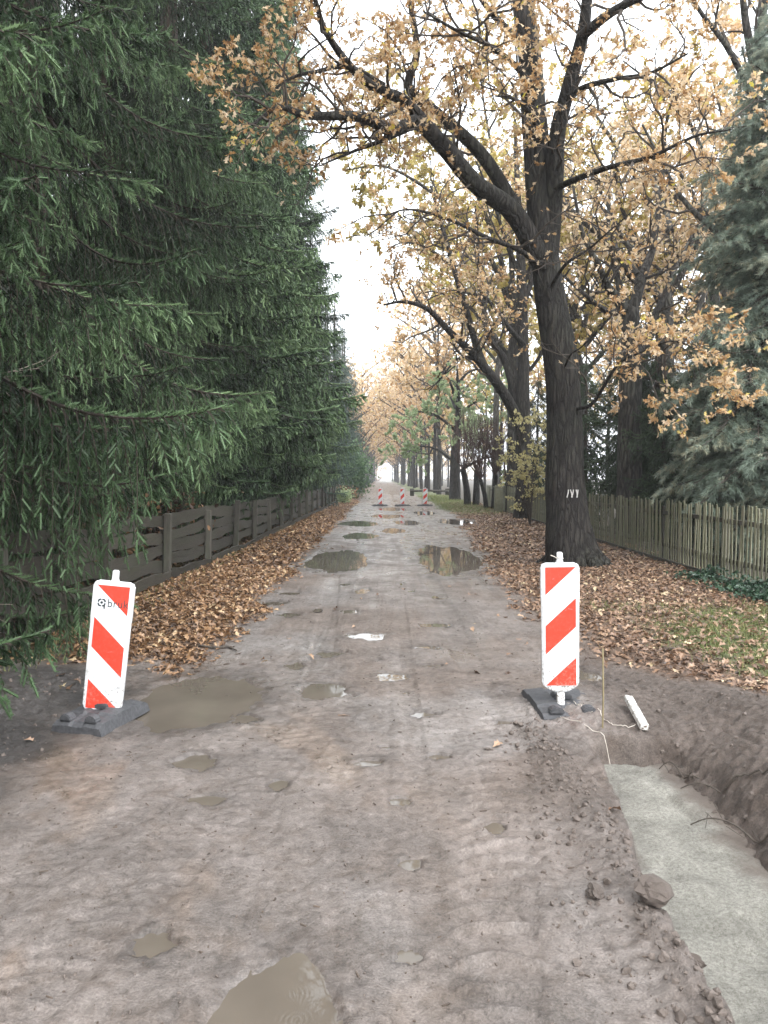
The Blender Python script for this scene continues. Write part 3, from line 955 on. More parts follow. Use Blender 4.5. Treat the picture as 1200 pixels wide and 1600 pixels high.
def build_tree(name, label, cat, base, trunk, trunk_r, limbs, crown, bark, leafmat, lens, counts, n_first, group=None,
               tint=(0.5, 0.17), keep=None, leafy=1.0, trunk_sprout=6, sides=16, twigmat=None, tn=28, bumps=0.07, limb_bump=0.06):
    base = np.array(base, float)
    t = thing(name, label, cat, tuple(base), 0, group)
    me, pts, rad = trunk_mesh(np.array(trunk) - base, trunk_r, tn, bark, bumps, 3, sides)
    link('trunk', me, t)
    if trunk_sprout:
        crown.sprout(pts, 0.10, trunk_sprout, lens, counts, 0, 0.45, leafy, 0.03)
    for k, (lp, r0, r1) in enumerate(limbs):
        lp = np.array(lp) - base
        me, lpts, lrad = trunk_mesh(lp, [r0, (r0 + r1) / 2, r1], max(10, 4 * len(lp)), bark, limb_bump, 11 + k, 10)
        link('limb', me, t)
        ln = np.linalg.norm(np.diff(lpts, axis=0), axis=1).sum()
        crown.sprout(lpts, r0, max(3, int(n_first * ln)), lens, counts, 0, 0.22, leafy)
    if crown.g.n:
        o = link('twigs', crown.g.mesh('twigs', [twigmat or M['twig']]), t); o['kind'] = 'stuff'
    if crown.LP:
        wk = (lambda P: keep(P + base)) if keep else None
        o = link('foliage', crown.leaves(leafmat, tint[0], tint[1], wk), t); o['kind'] = 'stuff'
    return t


# the big oak by the picket fence
D0 = 13.5
oak_base = at(900, 885, D0); oak_base[2] = -0.05
tr = [oak_base + [0, 0, -0.1], at(893, 862, D0), at(886, 800, D0), at(881, 740, D0), at(880, 650, D0), at(875, 570, D0), at(854, 450, D0), at(842, 360, D0),
      at(832, 230, D0), at(822, 110, D0), at(808, 0, D0), at(808, -130, D0 + 0.1), at(800, -300, D0 + 0.3), at(805, -480, D0 + 0.4)]
trr = [0.58, 0.45, 0.375, 0.335, 0.305, 0.295, 0.262, 0.238, 0.225, 0.20, 0.175, 0.14, 0.09, 0.03]
limbs = [
    ([at(848, 425, 13.4), at(800, 341, 13.2), at(742, 298, 12.8), at(690, 240, 12.4), at(651, 205, 12.1), at(613, 216, 11.8), at(563, 196, 11.4), at(484, 194, 11.0), at(440, 182, 10.7), at(398, 208, 10.4)], 0.19, 0.018),
    ([at(715, 262, 12.6), at(668, 212, 12.3), at(630, 172, 12.1), at(600, 158, 11.9), at(559, 132, 11.6), at(513, 72, 11.2), at(495, 20, 10.9), at(470, -60, 10.6)], 0.115, 0.02),
    ([at(840, 405, 13.5), at(776, 290, 13.4), at(734, 236, 13.3), at(680, 190, 13.2), at(638, 152, 13.1), at(650, 100, 13.1), at(640, 30, 13.0), at(620, -60, 12.9)], 0.14, 0.03),
    ([at(647, 208, 12.1), at(605, 228, 12.0), at(560, 245, 11.8), at(509, 266, 11.6)], 0.055, 0.012),
    ([at(600, 150, 11.9), at(547, 122, 11.6), at(500, 128, 11.3), at(455, 140, 11.0), at(405, 178, 10.7)], 0.05, 0.010),
    ([at(850, 445, 13.5), at(858, 350, 13.45), at(862, 290, 13.3), at(866, 215, 13.1), at(887, 133, 12.8), at(903, 67, 12.6), at(910, 0, 12.4), at(925, -120, 12.2), at(930, -260, 12)], 0.19, 0.05),
    ([at(898, 78, 12.6), at(935, 48, 12.2), at(973, 26, 11.9), at(1033, 2, 11.5), at(1080, -30, 11.1)], 0.085, 0.03),
    ([at(880, 170, 12.9), at(905, 152, 12.5), at(950, 140, 12.1), at(1007, 130, 11.7), at(1062, 102, 11.3)], 0.06, 0.012),
    ([at(870, 300, 13.2), at(905, 285, 12.5), at(950, 270, 11.8), at(1010, 255, 11.2), at(1075, 225, 10.8), at(1130, 215, 10.5)], 0.06, 0.010),
    ([at(900, 640, 13.3), at(925, 630, 12.6), at(962, 572, 12.0), at(1000, 552, 11.5), at(1050, 535, 11.1), at(1105, 560, 10.8)], 0.035, 0.006),
    ([at(962, 585, 12.0), at(990, 590, 11.6), at(1030, 600, 11.2), at(1075, 640, 10.9)], 0.016, 0.004),
    ([at(880, 575, 13.2), at(890, 555, 12.6), at(905, 545, 12.2), at(930, 520, 11.8)], 0.022, 0.005),
    ([at(858, 452, 13.2), at(880, 418, 12.7), at(915, 395, 12.3), at(938, 375, 12.0), at(990, 330, 11.6)], 0.035, 0.006),
    ([at(835, 415, 13.3), at(805, 395, 12.8), at(760, 378, 12.3), at(700, 350, 11.8), at(640, 335, 11.4), at(600, 345, 11.1)], 0.05, 0.008),
    ([at(826, 100, 13.5), at(780, 60, 13.0), at(740, 10, 12.6), at(700, -70, 12.2)], 0.08, 0.02),
    ([at(832, 160, 13.5), at(800, 120, 12.6), at(760, 90, 11.6), at(715, 70, 10.8), at(660, 40, 10.2)], 0.06, 0.012),
    ([at(838, 235, 13.4), at(822, 190, 12.4), at(800, 170, 11.6), at(770, 165, 11.0)], 0.05, 0.012)]


def oak_keep(P):
    # the lower left of the crown has shed most of its leaves
    r = np.random.default_rng(3)
    low = (P[:, 2] < 6.3) & (P[:, 0] < 3.0)
    k = r.random(len(P)) < np.where(low, 0.30, 0.92)
    bare = (np.abs(P[:, 0] - 2.95) < 0.55) & (P[:, 2] < 8.0) & (P[:, 1] < 13.3)
    return k & ~(bare & (r.random(len(P)) < 0.75))


oc = Crown(41, 0.096, 18, (LEAF_V, LEAF_F), 0.12, 0.42)
oak = build_tree('oak_tree', 'big old oak with a black wet trunk and tan leaves beside the picket fence', 'tree', oak_base, tr, trr, limbs, oc,
                 M['bark_oak'], M['oak_leaf'], [1.3, 0.55], [6], 3.6, keep=oak_keep, tint=(0.50, 0.23), sides=36, tn=60, trunk_sprout=9, bumps=0.10)
# burr and root flare of the oak
g = Geo()
for a, l, rr_ in ((0.2, 0.55, 0.13), (1.3, 0.45, 0.12), (2.6, 0.5, 0.13), (3.9, 0.55, 0.14), (5.1, 0.6, 0.14), (5.8, 0.5, 0.12)):
    q = [np.array([0.18 * math.cos(a), 0.18 * math.sin(a), 0.75]), np.array([0.34 * math.cos(a), 0.34 * math.sin(a), 0.33]), np.array([(0.40 + l * 0.4) * math.cos(a), (0.40 + l * 0.4) * math.sin(a), 0.07]),
         np.array([(0.40 + l) * math.cos(a), (0.40 + l) * math.sin(a), -0.08])]
    g.tube(smooth_path(q, 12), np.linspace(rr_, rr_ * 0.55, 12), 10, 0.5, 0, bumps=0.1, seed=int(a * 10))
link('root_flare', g.mesh('root_flare', [M['bark_oak']], True), oak)
# white paint scribble on the trunk
M['paint'] = mat_simple('worn_white_paint', (0.45, 0.43, 0.42), (0.62, 0.60, 0.58), 60, 0.8, 0)
g = Geo()
for k, (x0, x1) in enumerate(((888, 886), (891, 894), (896, 893), (900, 902), (903, 901))):
    a_, b_ = at(x0, 765, 13.125), at(x1, 777, 13.125)
    g.tube(np.array([a_, (a_ + b_) / 2 + [0.006, 0, 0], b_]) - oak_base, 0.010, 5)
link('paint_mark', g.mesh('paint_mark', [M['paint']]), oak)

# the second oak, twenty-eight metres down the road
D1 = 28.0
b1 = at(818, 812, D1); b1[2] = -0.1
tr1 = [b1, at(818, 790, D1), at(819, 740, D1), at(817, 680, D1), at(815, 640, D1), at(816, 590, D1), at(814, 490, D1), at(811, 417, D1), at(806, 330, D1), at(800, 200, D1)]
lm1 = [([at(816, 675, D1), at(789, 620, 27.6), at(752, 571, 27), at(728, 545, 26.6), at(702, 521, 26.2), at(667, 486, 25.8), at(630, 475, 25.4), at(600, 480, 25)], 0.22, 0.03),
       ([at(757, 578, 27.1), at(740, 533, 27), at(725, 480, 26.8), at(708, 425, 26.6), at(696, 382, 26.4), at(682, 338, 26.2), at(672, 300, 26)], 0.14, 0.04),
       ([at(812, 650, 28), at(787, 565, 28.3), at(763, 530, 28.5), at(750, 470, 28.8), at(745, 400, 29), at(740, 330, 29)], 0.16, 0.04),
       ([at(821, 545, 28), at(801, 524, 27.5), at(775, 492, 27), at(757, 469, 26.6), at(730, 462, 26.2), at(690, 455, 26)], 0.11, 0.02),
       ([at(815, 480, 28), at(830, 430, 28), at(835, 360, 28), at(850, 280, 28)], 0.12, 0.04),
       ([at(812, 440, 28), at(790, 390, 28), at(770, 330, 28), at(740, 260, 27.6)], 0.10, 0.03),
       ([at(745, 560, 27), at(715, 562, 26.4), at(690, 590, 26), at(670, 612, 25.6)], 0.06, 0.012),
       ([at(708, 425, 26.6), at(670, 395, 26), at(630, 385, 25.4), at(600, 400, 25)], 0.06, 0.012)]
c1 = Crown(43, 0.14, 17, (SLEAF_V, SLEAF_F), 0.15, 0.38)
build_tree('oak_tree', 'forked oak with sparse brown leaves leaning over the road past the big oak', 'tree', b1, tr1, [0.42, 0.34, 0.30, 0.30, 0.30, 0.22, 0.19, 0.17, 0.13, 0.05], lm1, c1,
           M['bark_oak'], M['oak_leaf'], [2.3, 0.9], [5], 2.3, tint=(0.52, 0.17), leafy=0.9)

# trees behind the picket fence
def fence_tree(px, d, seed, label, spread, H, leafmat, tint, r0, limbs_px, bark='bark_light', n_auto=5, leafy=0.9, leaf_len=0.15, per=10, group=None, top=None):
    base = np.array([(px - 600) * d / F_PX, d, -0.1])
    r = np.random.default_rng(seed)
    fork = base + [0, 0, H * 0.36]
    trk = [base, base + [r.normal(0, .05), 0, H * 0.15], fork + [r.normal(0, .08), 0, 0], fork + [r.normal(0, .3), r.normal(0, .3), H * 0.3], fork + [r.normal(0, .4), r.normal(0, .4), H * 0.62]]
    lm = [([at(*q) for q in l], ra, rb) for l, ra, rb in limbs_px]
    trad = [r0 * 1.2, r0, r0 * 0.9, r0 * 0.55, 0.04]
    if limbs_px:
        f0 = lm[0][0][0]
        trk = [base, base + (f0 - base) * 0.35 + [r.normal(0, .05), 0, 0], base + (f0 - base) * 0.7, f0 + [0, 0, 0.15]]
        trad = [r0 * 1.2, r0, r0 * 0.9, r0 * 0.7]
    else:
        trk = trk[:3] + [trk[2] + [r.normal(0, .6), r.normal(0, .4), H * 0.17], trk[2] + [r.normal(0, 1.1), r.normal(0, .6), H * 0.35], trk[2] + [r.normal(0, 1.3), r.normal(0, .8), H * 0.55]]
        trad = [r0 * 1.1, r0 * 0.9, r0 * 0.75, r0 * 0.5, r0 * 0.28, 0.03]
    for k in range(n_auto):
        a = k * 2.4 + r.random()
        z0 = H * (0.36 + 0.35 * k / max(n_auto, 1))
        p = base + [0, 0, z0]
        dv = np.array([math.cos(a), math.sin(a), 0])
        q = [p, p + dv * spread * 0.25 + [0, 0, H * 0.07], p + dv * spread * 0.6 + [0, 0, H * 0.17] + r.normal(0, .2, 3), p + dv * spread + [0, 0, H * 0.24] + r.normal(0, .3, 3)]
        lm.append((q, r0 * 0.45, 0.025))
    cr = Crown(seed, leaf_len, per, (SLEAF_V, SLEAF_F), 0.2, 0.36)
    return build_tree('broadleaf_tree', label, 'tree', base, trk, trad, lm, cr, M[bark], M[leafmat], [1.9, 0.85], [5], 2.0, group, tint, None, leafy, 0 if limbs_px else 8)


fence_tree(987, 19, 51, 'tree with a low spreading fork behind the picket fence, right of the big oak', 2.6, 12.5, 'oak_leaf', (0.58, 0.14), 0.30,
           [([(981, 497, 19), (960, 470, 18.8), (946, 452, 18.5), (929, 417, 18.2), (905, 370, 18), (890, 300, 17.8)], 0.14, 0.03),
            ([(984, 492, 19), (990, 468, 19), (1001, 429, 19.2), (1013, 395, 19.4), (1022, 330, 19.6), (1030, 250, 19.6)], 0.16, 0.04),
            ([(980, 490, 19), (967, 462, 19.3), (955, 417, 19.6), (945, 350, 19.8), (950, 250, 20)], 0.12, 0.03),
            ([(975, 495, 19), (940, 487, 18.6), (914, 467, 18.3), (876, 435, 18)], 0.09, 0.03)], n_auto=2, leafy=0.8)
fence_tree(1040, 22, 52, 'slim grey tree with a leaning fork behind the soft needled pine', 2.6, 14, 'oak_leaf', (0.56, 0.14), 0.26,
           [([(1036, 470, 22), (1060, 430, 21.8), (1080, 390, 21.5), (1090, 340, 21.3)], 0.12, 0.03)], n_auto=4)
fence_tree(1165, 17, 53, 'tall tree whose bare upper fork rises above the soft needled pine', 2.4, 13, 'oak_leaf', (0.6, 0.14), 0.24,
           [([(1165, 150, 17), (1170, 80, 17), (1178, 20, 17), (1190, -60, 17)], 0.13, 0.05), ([(1165, 130, 17), (1150, 60, 16.8), (1140, 0, 16.6), (1120, -70, 16.4)], 0.10, 0.04),
            ([(1160, 160, 17), (1120, 90, 16.6), (1080, 40, 16.2), (1045, -20, 16)], 0.07, 0.03)], n_auto=3)
fence_tree(905, 34, 54, 'yellow leaved tree filling the gap behind the big oak', 4.2, 17, 'yellow_leaf', (0.45, 0.2), 0.3, [], n_auto=10, per=24, leaf_len=0.19)
fence_tree(1010, 30, 55, 'golden leaved tree behind the low forked tree', 4.2, 18, 'yellow_leaf', (0.35, 0.2), 0.3, [], n_auto=10, per=22, leaf_len=0.19)
fence_tree(800, 33, 58, 'yellow tree just inside the fence with boughs arching far over the road', 3.4, 15, 'yellow_leaf', (0.5, 0.2), 0.26,
           [([(800, 500, 33), (770, 420, 32), (720, 350, 31), (660, 300, 30), (600, 270, 29), (545, 275, 28)], 0.13, 0.02), ([(800, 490, 33), (770, 380, 32), (720, 270, 31), (650, 200, 30), (580, 190, 29)], 0.13, 0.02),
            ([(800, 480, 33), (790, 350, 33), (760, 220, 33), (740, 90, 32)], 0.14, 0.02), ([(770, 420, 32), (710, 400, 31), (650, 380, 30), (590, 370, 29)], 0.07, 0.015)], n_auto=4, per=40, leaf_len=0.17)
fence_tree(775, 46, 56, 'tall yellow tree standing past the second oak behind the fence', 5.2, 22, 'yellow_leaf', (0.5, 0.2), 0.22, [], n_auto=11, per=24, leaf_len=0.24)
fence_tree(1130, 27, 57, 'tan leaved tree deep in the garden behind the tall bare fork', 4.0, 17, 'oak_leaf', (0.6, 0.14), 0.28, [], n_auto=10, per=22, leaf_len=0.19)

# hazel with pale yellow leaves between the two oaks
hb = np.array([4.75, 24.5, -0.02])
hl = []
for k, (ex, ey, ez) in enumerate(((-0.5, -0.3, 3.2), (0.1, -0.6, 3.6), (-0.9, 0.1, 2.4), (0.5, 0.2, 3.4), (-0.6, -0.7, 1.7))):
    hl.append(([hb, hb + [ex * 0.3, ey * 0.3, ez * 0.5], hb + [ex, ey, ez]], 0.025, 0.006))
hc = Crown(61, 0.10, 9, (OVAL_V, OVAL_F), 0.05, 0.25)
build_tree('young_hazel', 'slender young shrub with pale yellow leaves between the two oaks', 'shrub', hb, [hb, hb + [0, 0, 0.6], hb + [-0.1, 0, 1.2]], [0.03, 0.025, 0.01], hl, hc,
           M['twig'], M['pale_yellow_leaf'], [0.75, 0.3], [4], 3.5, tint=(0.55, 0.2), trunk_sprout=0, sides=8)


# pollarded shrubs with reddish twigs
def twiggy_shrub(x, y, stems, label, seed):
    r = np.random.default_rng(seed)
    t = thing('pollard_shrub', label, 'shrub', (x, y, -0.05), 0, 'pollarded shrubs by the picket fence')
    g2 = Geo()
    for (dx, lean, h, rr_) in stems:
        g = Geo()
        top = np.array([dx + lean, r.normal(0, .1), h])
        p = smooth_path([np.array([dx, 0, 0]), np.array([dx + lean * 0.3, 0, h * 0.5]), top], 10)
        g.tube(p, np.linspace(rr_ * 1.2, rr_ * 0.9, 10), 10, 0.5, 0, bumps=0.12, seed=seed)
        link('stem', g.mesh('stem', [M['bark_oak']], True), t)
        for k in range(26):
            a = r.random() * 6.28; sp = 0.25 + 0.75 * r.random()
            e = top + np.array([math.cos(a) * sp * 1.1, math.sin(a) * sp * 1.1, 1.6 + 1.9 * r.random()])
            q = smooth_path([top, top + (e - top) * [0.75, 0.75, 0.45], e], 6)
            g2.tube(q, np.linspace(0.020, 0.005, 6), 4, 0.5, 0, cap=False)
            for s in range(5):
                p0 = q[2 + int(r.integers(3))]
                g2.tube(np.array([p0, p0 + r.normal(0, .12, 3) + [0, 0, 0.35], p0 + r.normal(0, .25, 3) + [0, 0, 0.8]]), [0.010, 0.008, 0.004], 3, 0.5, 0, cap=False)
    o = link('twigs', g2.mesh('twigs', [M['red_twig']]), t); o['kind'] = 'stuff'


twiggy_shrub(4.55, 41.0, [(0.0, -0.25, 2.0, 0.17), (0.45, 0.05, 1.9, 0.17)], 'pollarded shrub with two thick leaning stems and upright reddish twigs', 71)
twiggy_shrub(4.95, 36.5, [(0.0, -0.3, 1.5, 0.10), (0.35, 0.1, 1.7, 0.12), (0.6, 0.4, 1.4, 0.09)], 'pollarded shrub with several thin forked stems beside the fence box', 72)

# pale green tree and the hazy autumn trees down the road
gb = np.array([4.7, 50.0, -0.1])
gl = []
rr = np.random.default_rng(81)
for k in range(9):
    a = k * 2.4
    q0 = gb + [0, 0, 1.9 + 0.72 * k]
    dv = np.array([math.cos(a), math.sin(a), 0]) * (4.6 - 0.25 * k)
    gl.append(([q0, q0 + dv * 0.4 + [0, 0, 1.0], q0 + dv * 0.8 + [0, 0, 1.1], q0 + dv + [0, 0, 0.4]], 0.10, 0.02))
gcw = Crown(82, 0.155, 80, DIA, -0.05, 0.3)
build_tree('willow_tree', 'pale green leafy tree with arching boughs past the pollarded shrubs', 'tree', gb, [gb, gb + [0, 0, 3], gb + [0.2, 0, 6], gb + [0.1, 0, 9]], [0.4, 0.32, 0.2, 0.05], gl, gcw,
           M['bark_oak'], M['green_leaf'], [1.9, 0.9], [5], 1.7, tint=(0.5, 0.2))


def proto_tree(seed, H, spread, mat, per, bark='bark_oak', leaf_len=0.30, n_l=9):
    """trunk mesh, twig mesh and foliage mesh for a far tree"""
    r = np.random.default_rng(seed)
    me, pts, rad = trunk_mesh([np.zeros(3), np.array([0.05, 0, H * 0.2]), np.array([-0.1, 0.1, H * 0.5]), np.array([0.1, 0, H * 0.95])], [0.17, 0.13, 0.09, 0.03], 18, M[bark], 0.06, seed, 10)
    cr = Crown(seed, leaf_len, per, DIA, 0.25, 0.35)
    for k in range(n_l):
        a = k * 2.4 + r.random() * 0.5
        z0 = H * (0.22 + 0.6 * k / n_l)
        l = spread * (1.05 - 0.5 * k / n_l)
        p = np.array([0, 0, z0]); dv = np.array([math.cos(a), math.sin(a), 0])
        lp = smooth_path([p, p + dv * l * 0.3 + [0, 0, l * 0.25], p + dv * l * 0.7 + [0, 0, l * 0.55] + r.normal(0, .2, 3), p + dv * l + [0, 0, l * 0.7]], 10)
        cr.g.tube(lp, np.linspace(0.11, 0.02, 10), 6, 0.4, 0)
        cr.sprout(lp, 0.10, 9, [1.9, 0.9], [4], 0, 0.2)
    cr.sprout(pts, 0.1, 8, [1.9, 0.9], [4], 0, 0.45)
    return me, cr.g.mesh('limbs', [M['twig']]), cr.leaves(M[mat], 0.55, 0.16)


PT = [proto_tree(90, 15, 4.6, 'oak_leaf', 9), proto_tree(91, 17, 4.8, 'oak_leaf', 7), proto_tree(92, 16, 4.4, 'yellow_leaf', 8)]


def far_tree(x, y, kind, s, rot, label, group, z=-0.05):
    t = thing('autumn_tree', label, 'tree', (x, y, z), rot, group)
    tm, lm_, fm = PT[kind]
    link('trunk', tm, t, scale=(s, s, s))
    o = link('limbs', lm_, t, scale=(s, s, s)); o['kind'] = 'stuff'
    o = link('foliage', fm, t, scale=(s, s, s)); o['kind'] = 'stuff'


r = np.random.default_rng(95)
yv = 66.0; k = 0
while yv < 270:
    far_tree(4.9 + 0.5 * r.normal() - 0.012 * min(yv - 66, 90), yv, k % 2, 1.05 + 0.35 * r.random(), r.random() * 6, 'hazy tan leaved tree lining the right side of the far road', 'far autumn trees on the right of the road')
    if k % 2 == 0:
        far_tree(10.5 + r.normal(), yv + 3, 2 if k % 4 == 0 else 0, 0.9 + 0.3 * r.random(), r.random() * 6, 'hazy autumn tree in the second row right of the far road', 'second row of far autumn trees')
    yv += 6.5 + 2 * r.random(); k += 1
yv = 92.0
while yv < 270:
    far_tree(-4.2 + 0.5 * r.normal() + 0.008 * min(yv - 92, 90), yv, k % 2, 1.05 + 0.35 * r.random(), r.random() * 6, 'hazy tan leaved tree lining the left side of the far road', 'far autumn trees on the left of the road')
    yv += 7.5 + 2 * r.random(); k += 1
for q in range(22):
    xq = -62 + 5.8 * q
    far_tree(xq + 1.5 * r.normal(), 286 + 10 * r.random(), q % 3, 0.9 + 0.3 * r.random(), r.random() * 6, 'faint autumn tree of the wood closing the end of the road', 'far wood at the end of the road', -5.5)
far_tree(-2.6, 278, 0, 1.0, 1.0, 'faint autumn tree of the wood closing the end of the road', 'far wood at the end of the road', -5.5)
for q, (x, y) in enumerate([(14, 44), (17, 36), (16, 54), (19, 26), (15, 62), (22, 45)]):
    far_tree(x, y, (0, 2, 1)[q % 3], 1.05, q * 1.3, 'tall autumn tree at the back of the garden behind the fence', 'trees at the back of the garden')

# ------------------------------------------------------------------ conifers behind the picket fence
def pine_branch(seed, L=2.6):
    r = np.random.default_rng(seed)
    g = Geo()
    s = np.linspace(0, 1, 10)
    ax = np.stack([L * s, 0.08 * L * np.sin(3 * s + seed), -0.20 * L * s ** 1.4 + 0.06 * L * s ** 3], 1)
    g.tube(ax, np.linspace(0.028, 0.006, 10), 5, 0.4, 1)
    P, D, S, T = [], [], [], []
    for k in range(26):
        u = 0.2 + 0.8 * (k + r.random()) / 26
        p0 = np.array([np.interp(u, s, ax[:, q]) for q in range(3)])
        sd = 1 if k % 2 else -1
        l = L * (0.34 * (1 - u) + 0.10) * (0.6 + 0.7 * r.random())
        d = np.array([0.75, sd * (0.4 + 0.5 * r.random()), 0.05 + 0.25 * r.normal()])
        t = np.linspace(0, 1, 6)
        tw = p0 + np.outer(t * l, d) + np.outer(t ** 2, [0, 0, -0.30 * l])
        g.tube(tw, np.linspace(0.008, 0.004, 6), 3, 0.4, 1, cap=False)
        nt_ = max(3, int(l / 0.055))
        for q in range(nt_):
            w = 0.25 + 0.75 * (q + 0.7) / nt_
            pp = np.array([np.interp(w, t, tw[:, z_]) for z_ in range(3)])
            td = d / np.linalg.norm(d) + np.array([0, 0, -0.45 * w])
            dead = r.random() < 0.14 and w < 0.7
            for n_ in range(15):
                P.append(pp + r.normal(size=3) * 0.012); D.append(td * 0.9 + r.normal(size=3) * 0.55 + [0, 0, -0.18]); S.append(0.085 + 0.05 * r.random())
                T.append((0.97 if dead else 0.35 + 0.35 * w) + 0.10 * r.normal())
    P, D, S, T = map(np.array, (P, D, S, T))
    fr = rand_frames(D, r) * np.stack([S, np.full(len(S), 0.0036), np.full(len(S), 0.0036)], 1)[:, :, None]
    tv = np.array([(0, -1, 0), (0, 1, 0), (0.6, 0.8, 0.3), (1, 0, -0.0), (0.6, -0.8, 0.3)], float)
    g.stamp(tv, np.array([(0, 1, 2), (0, 2, 4), (4, 2, 3)]), fr, P, np.clip(T, 0, 1), 0)
    return g.mesh('pine_branch', [M['pine'], M['twig']])


PINE_BR = [pine_branch(600 + k) for k in range(3)]
spruce_tree(6.95, 13.4, 10.5, 2.7, 'soft blue green pine drooping long needles over the near end of the picket fence', None, PINE_BR, 610, 0.9, 0.30, 8, 0, 'soft_pine', power=0.5)['category'] = 'pine'
spruce_tree(8.9, 16.4, 13.0, 2.7, 'taller soft needled pine behind the one drooping over the picket fence', None, PINE_BR, 611, 0.9, 0.36, 8, 0, 'soft_pine', power=0.45)['category'] = 'pine'
dk = [(6.55, 14.9, 4.6, 1.5), (6.6, 17.9, 4.9, 1.6), (6.8, 16.6, 5.2, 1.8), (7.0, 19.6, 5.6, 1.9), (7.1, 22.5, 7.0, 2.0), (7.2, 27.0, 6.5, 2.1), (7.4, 32.0, 7.5, 2.2), (9.6, 20.0, 7.0, 2.4), (10.2, 24.0, 8.0, 2.5), (7.6, 37.5, 7.0, 2.3), (10.4, 29.0, 9.0, 2.5)]
for k, (x, y, H, ra) in enumerate(dk):
    spruce_tree(x, y, H, ra, 'low dark evergreen filling the hedge behind the picket fence', 'dark evergreens behind the picket fence', DARK_BR, 620 + k, 0.35, 0.32, 6, 0, 'evergreen_tree', power=0.6)['category'] = 'evergreen'

# lighter bush on the left where the spruces thin out
def leafy_bush(x, y, rx, h, label, mat, seed, n=2600, ls=0.16, name='roadside_bush', tint=(0.5, 0.2)):
    r = np.random.default_rng(seed)
    t = thing(name, label, 'bush', (x, y, -0.03))
    g = Geo(); P = []; D = []
    for k in range(16):
        a = r.random() * 6.28; q = r.random() ** 0.5
        e = np.array([math.cos(a) * rx * q, math.sin(a) * rx * q, h * (0.55 + 0.5 * r.random())])
        p = smooth_path([np.array([0.1 * math.cos(a), 0.1 * math.sin(a), 0]), e * [0.5, 0.5, 0.6], e], 7)
        g.tube(p, np.linspace(0.02, 0.006, 7), 4, 0.5, 0, cap=False)
        m_ = n // 16
        w = 0.25 + 0.75 * r.random(m_); idx = np.minimum((w * 6).astype(int), 5)
        P.append(p[idx] + r.normal(size=(m_, 3)) * [0.28 * rx, 0.28 * rx, 0.14 * h]); D.append(r.normal(size=(m_, 3)) + [0, 0, -0.2])
    P = np.vstack(P); D = np.vstack(D); ok = P[:, 2] > 0.02; P, D = P[ok], D[ok]
    link('stems', g.mesh('stems', [M['twig']]), t)['kind'] = 'stuff'
    g = Geo()
    g.stamp(OVAL_V, OVAL_F, rand_frames(D, r) * (ls * (0.6 + 0.7 * r.random(len(P))))[:, None, None], P, np.clip(r.normal(tint[0], tint[1], len(P)), 0, 1), 0)
    link('foliage', g.mesh('foliage', [M[mat]]), t)['kind'] = 'stuff'


leafy_bush(-2.7, 55.0, 1.7, 3.2, 'lighter green leafy bush where the board fence ends', 'bush_leaf', 701, 3600, 0.22)
leafy_bush(-3.0, 62.0, 1.8, 4.2, 'tall bright green bush past the end of the board fence', 'bush_leaf', 702, 3600, 0.25, tint=(0.7, 0.2))
leafy_bush(-2.45, 45.0, 0.7, 0.9, 'low yellow green bush at the foot of the last fence posts', 'green_leaf', 703, 1200, 0.12)
leafy_bush(-2.6, 50.5, 0.9, 1.0, 'low rust brown bush beside the road past the fence end', 'fallen', 704, 1300, 0.13)
leafy_bush(-4.1, 10.9, 0.75, 1.75, 'thin bush hung with dull brown leaves behind the board fence', 'fallen', 705, 650, 0.10, tint=(0.35, 0.22))
leafy_bush(-4.0, 13.4, 0.8, 1.7, 'second bush with brown leaves behind the board fence under the dark spruce', 'fallen', 706, 600, 0.10, tint=(0.35, 0.22))

# ------------------------------------------------------------------ fences
def mat_wood(name, c1, c2, c3, stretch, rough=0.8):
    m, nt, b = new_mat(name)
    v = objcoord(nt, stretch)
    oi = nt.nodes.new('ShaderNodeObjectInfo')
    add = nt.nodes.new('ShaderNodeVectorMath'); add.operation = 'ADD'
    sc_ = nt.nodes.new('ShaderNodeVectorMath'); sc_.operation = 'SCALE'
    cb = nt.nodes.new('ShaderNodeCombineXYZ')
    for q in range(3):
        nt.links.new(oi.outputs['Random'], cb.inputs[q])
    nt.links.new(cb.outputs[0], sc_.inputs[0]); sc_.inputs['Scale'].default_value = 37.0
    nt.links.new(v, add.inputs[0]); nt.links.new(sc_.outputs[0], add.inputs[1])
    g1 = noise_tex(nt, 6, 6, 0.65, add.outputs[0]); g2 = noise_tex(nt, 1.2, 4, 0.6, add.outputs[0])
    c = ramp(nt, [(0.3, c1), (0.7, c2)], g1)
    c = mixc(nt, ramp(nt, [(0.42, (0, 0, 0)), (0.68, (0.85, 0.85, 0.85))], g2), c, c3)
    hs = nt.nodes.new('ShaderNodeHueSaturation')
    mr = nt.nodes.new('ShaderNodeMapRange'); mr.inputs[3].default_value = 0.75; mr.inputs[4].default_value = 1.25
    nt.links.new(oi.outputs['Random'], mr.inputs[0]); nt.links.new(mr.outputs[0], hs.inputs['Value'])
    nt.links.new(c, hs.inputs['Color']); nt.links.new(hs.outputs[0], b.inputs['Base Color'])
    b.inputs['Roughness'].default_value = rough
    bump(nt, b, g1, 0.5, 0.008)
    return m


M['picket'] = mat_wood('weathered_picket', (0.12, 0.12, 0.082), (0.28, 0.27, 0.195), (0.18, 0.195, 0.11), (14, 14, 1.0))
M['post'] = mat_wood('dark_post', (0.030, 0.027, 0.023), (0.075, 0.067, 0.055), (0.05, 0.055, 0.036), (12, 12, 1.2))
M['board'] = mat_wood('shaded_grey_board', (0.020, 0.017, 0.013), (0.050, 0.043, 0.033), (0.034, 0.036, 0.021), (10, 1.0, 10))  # darkened beyond grey wood to stand in for shade under the spruces


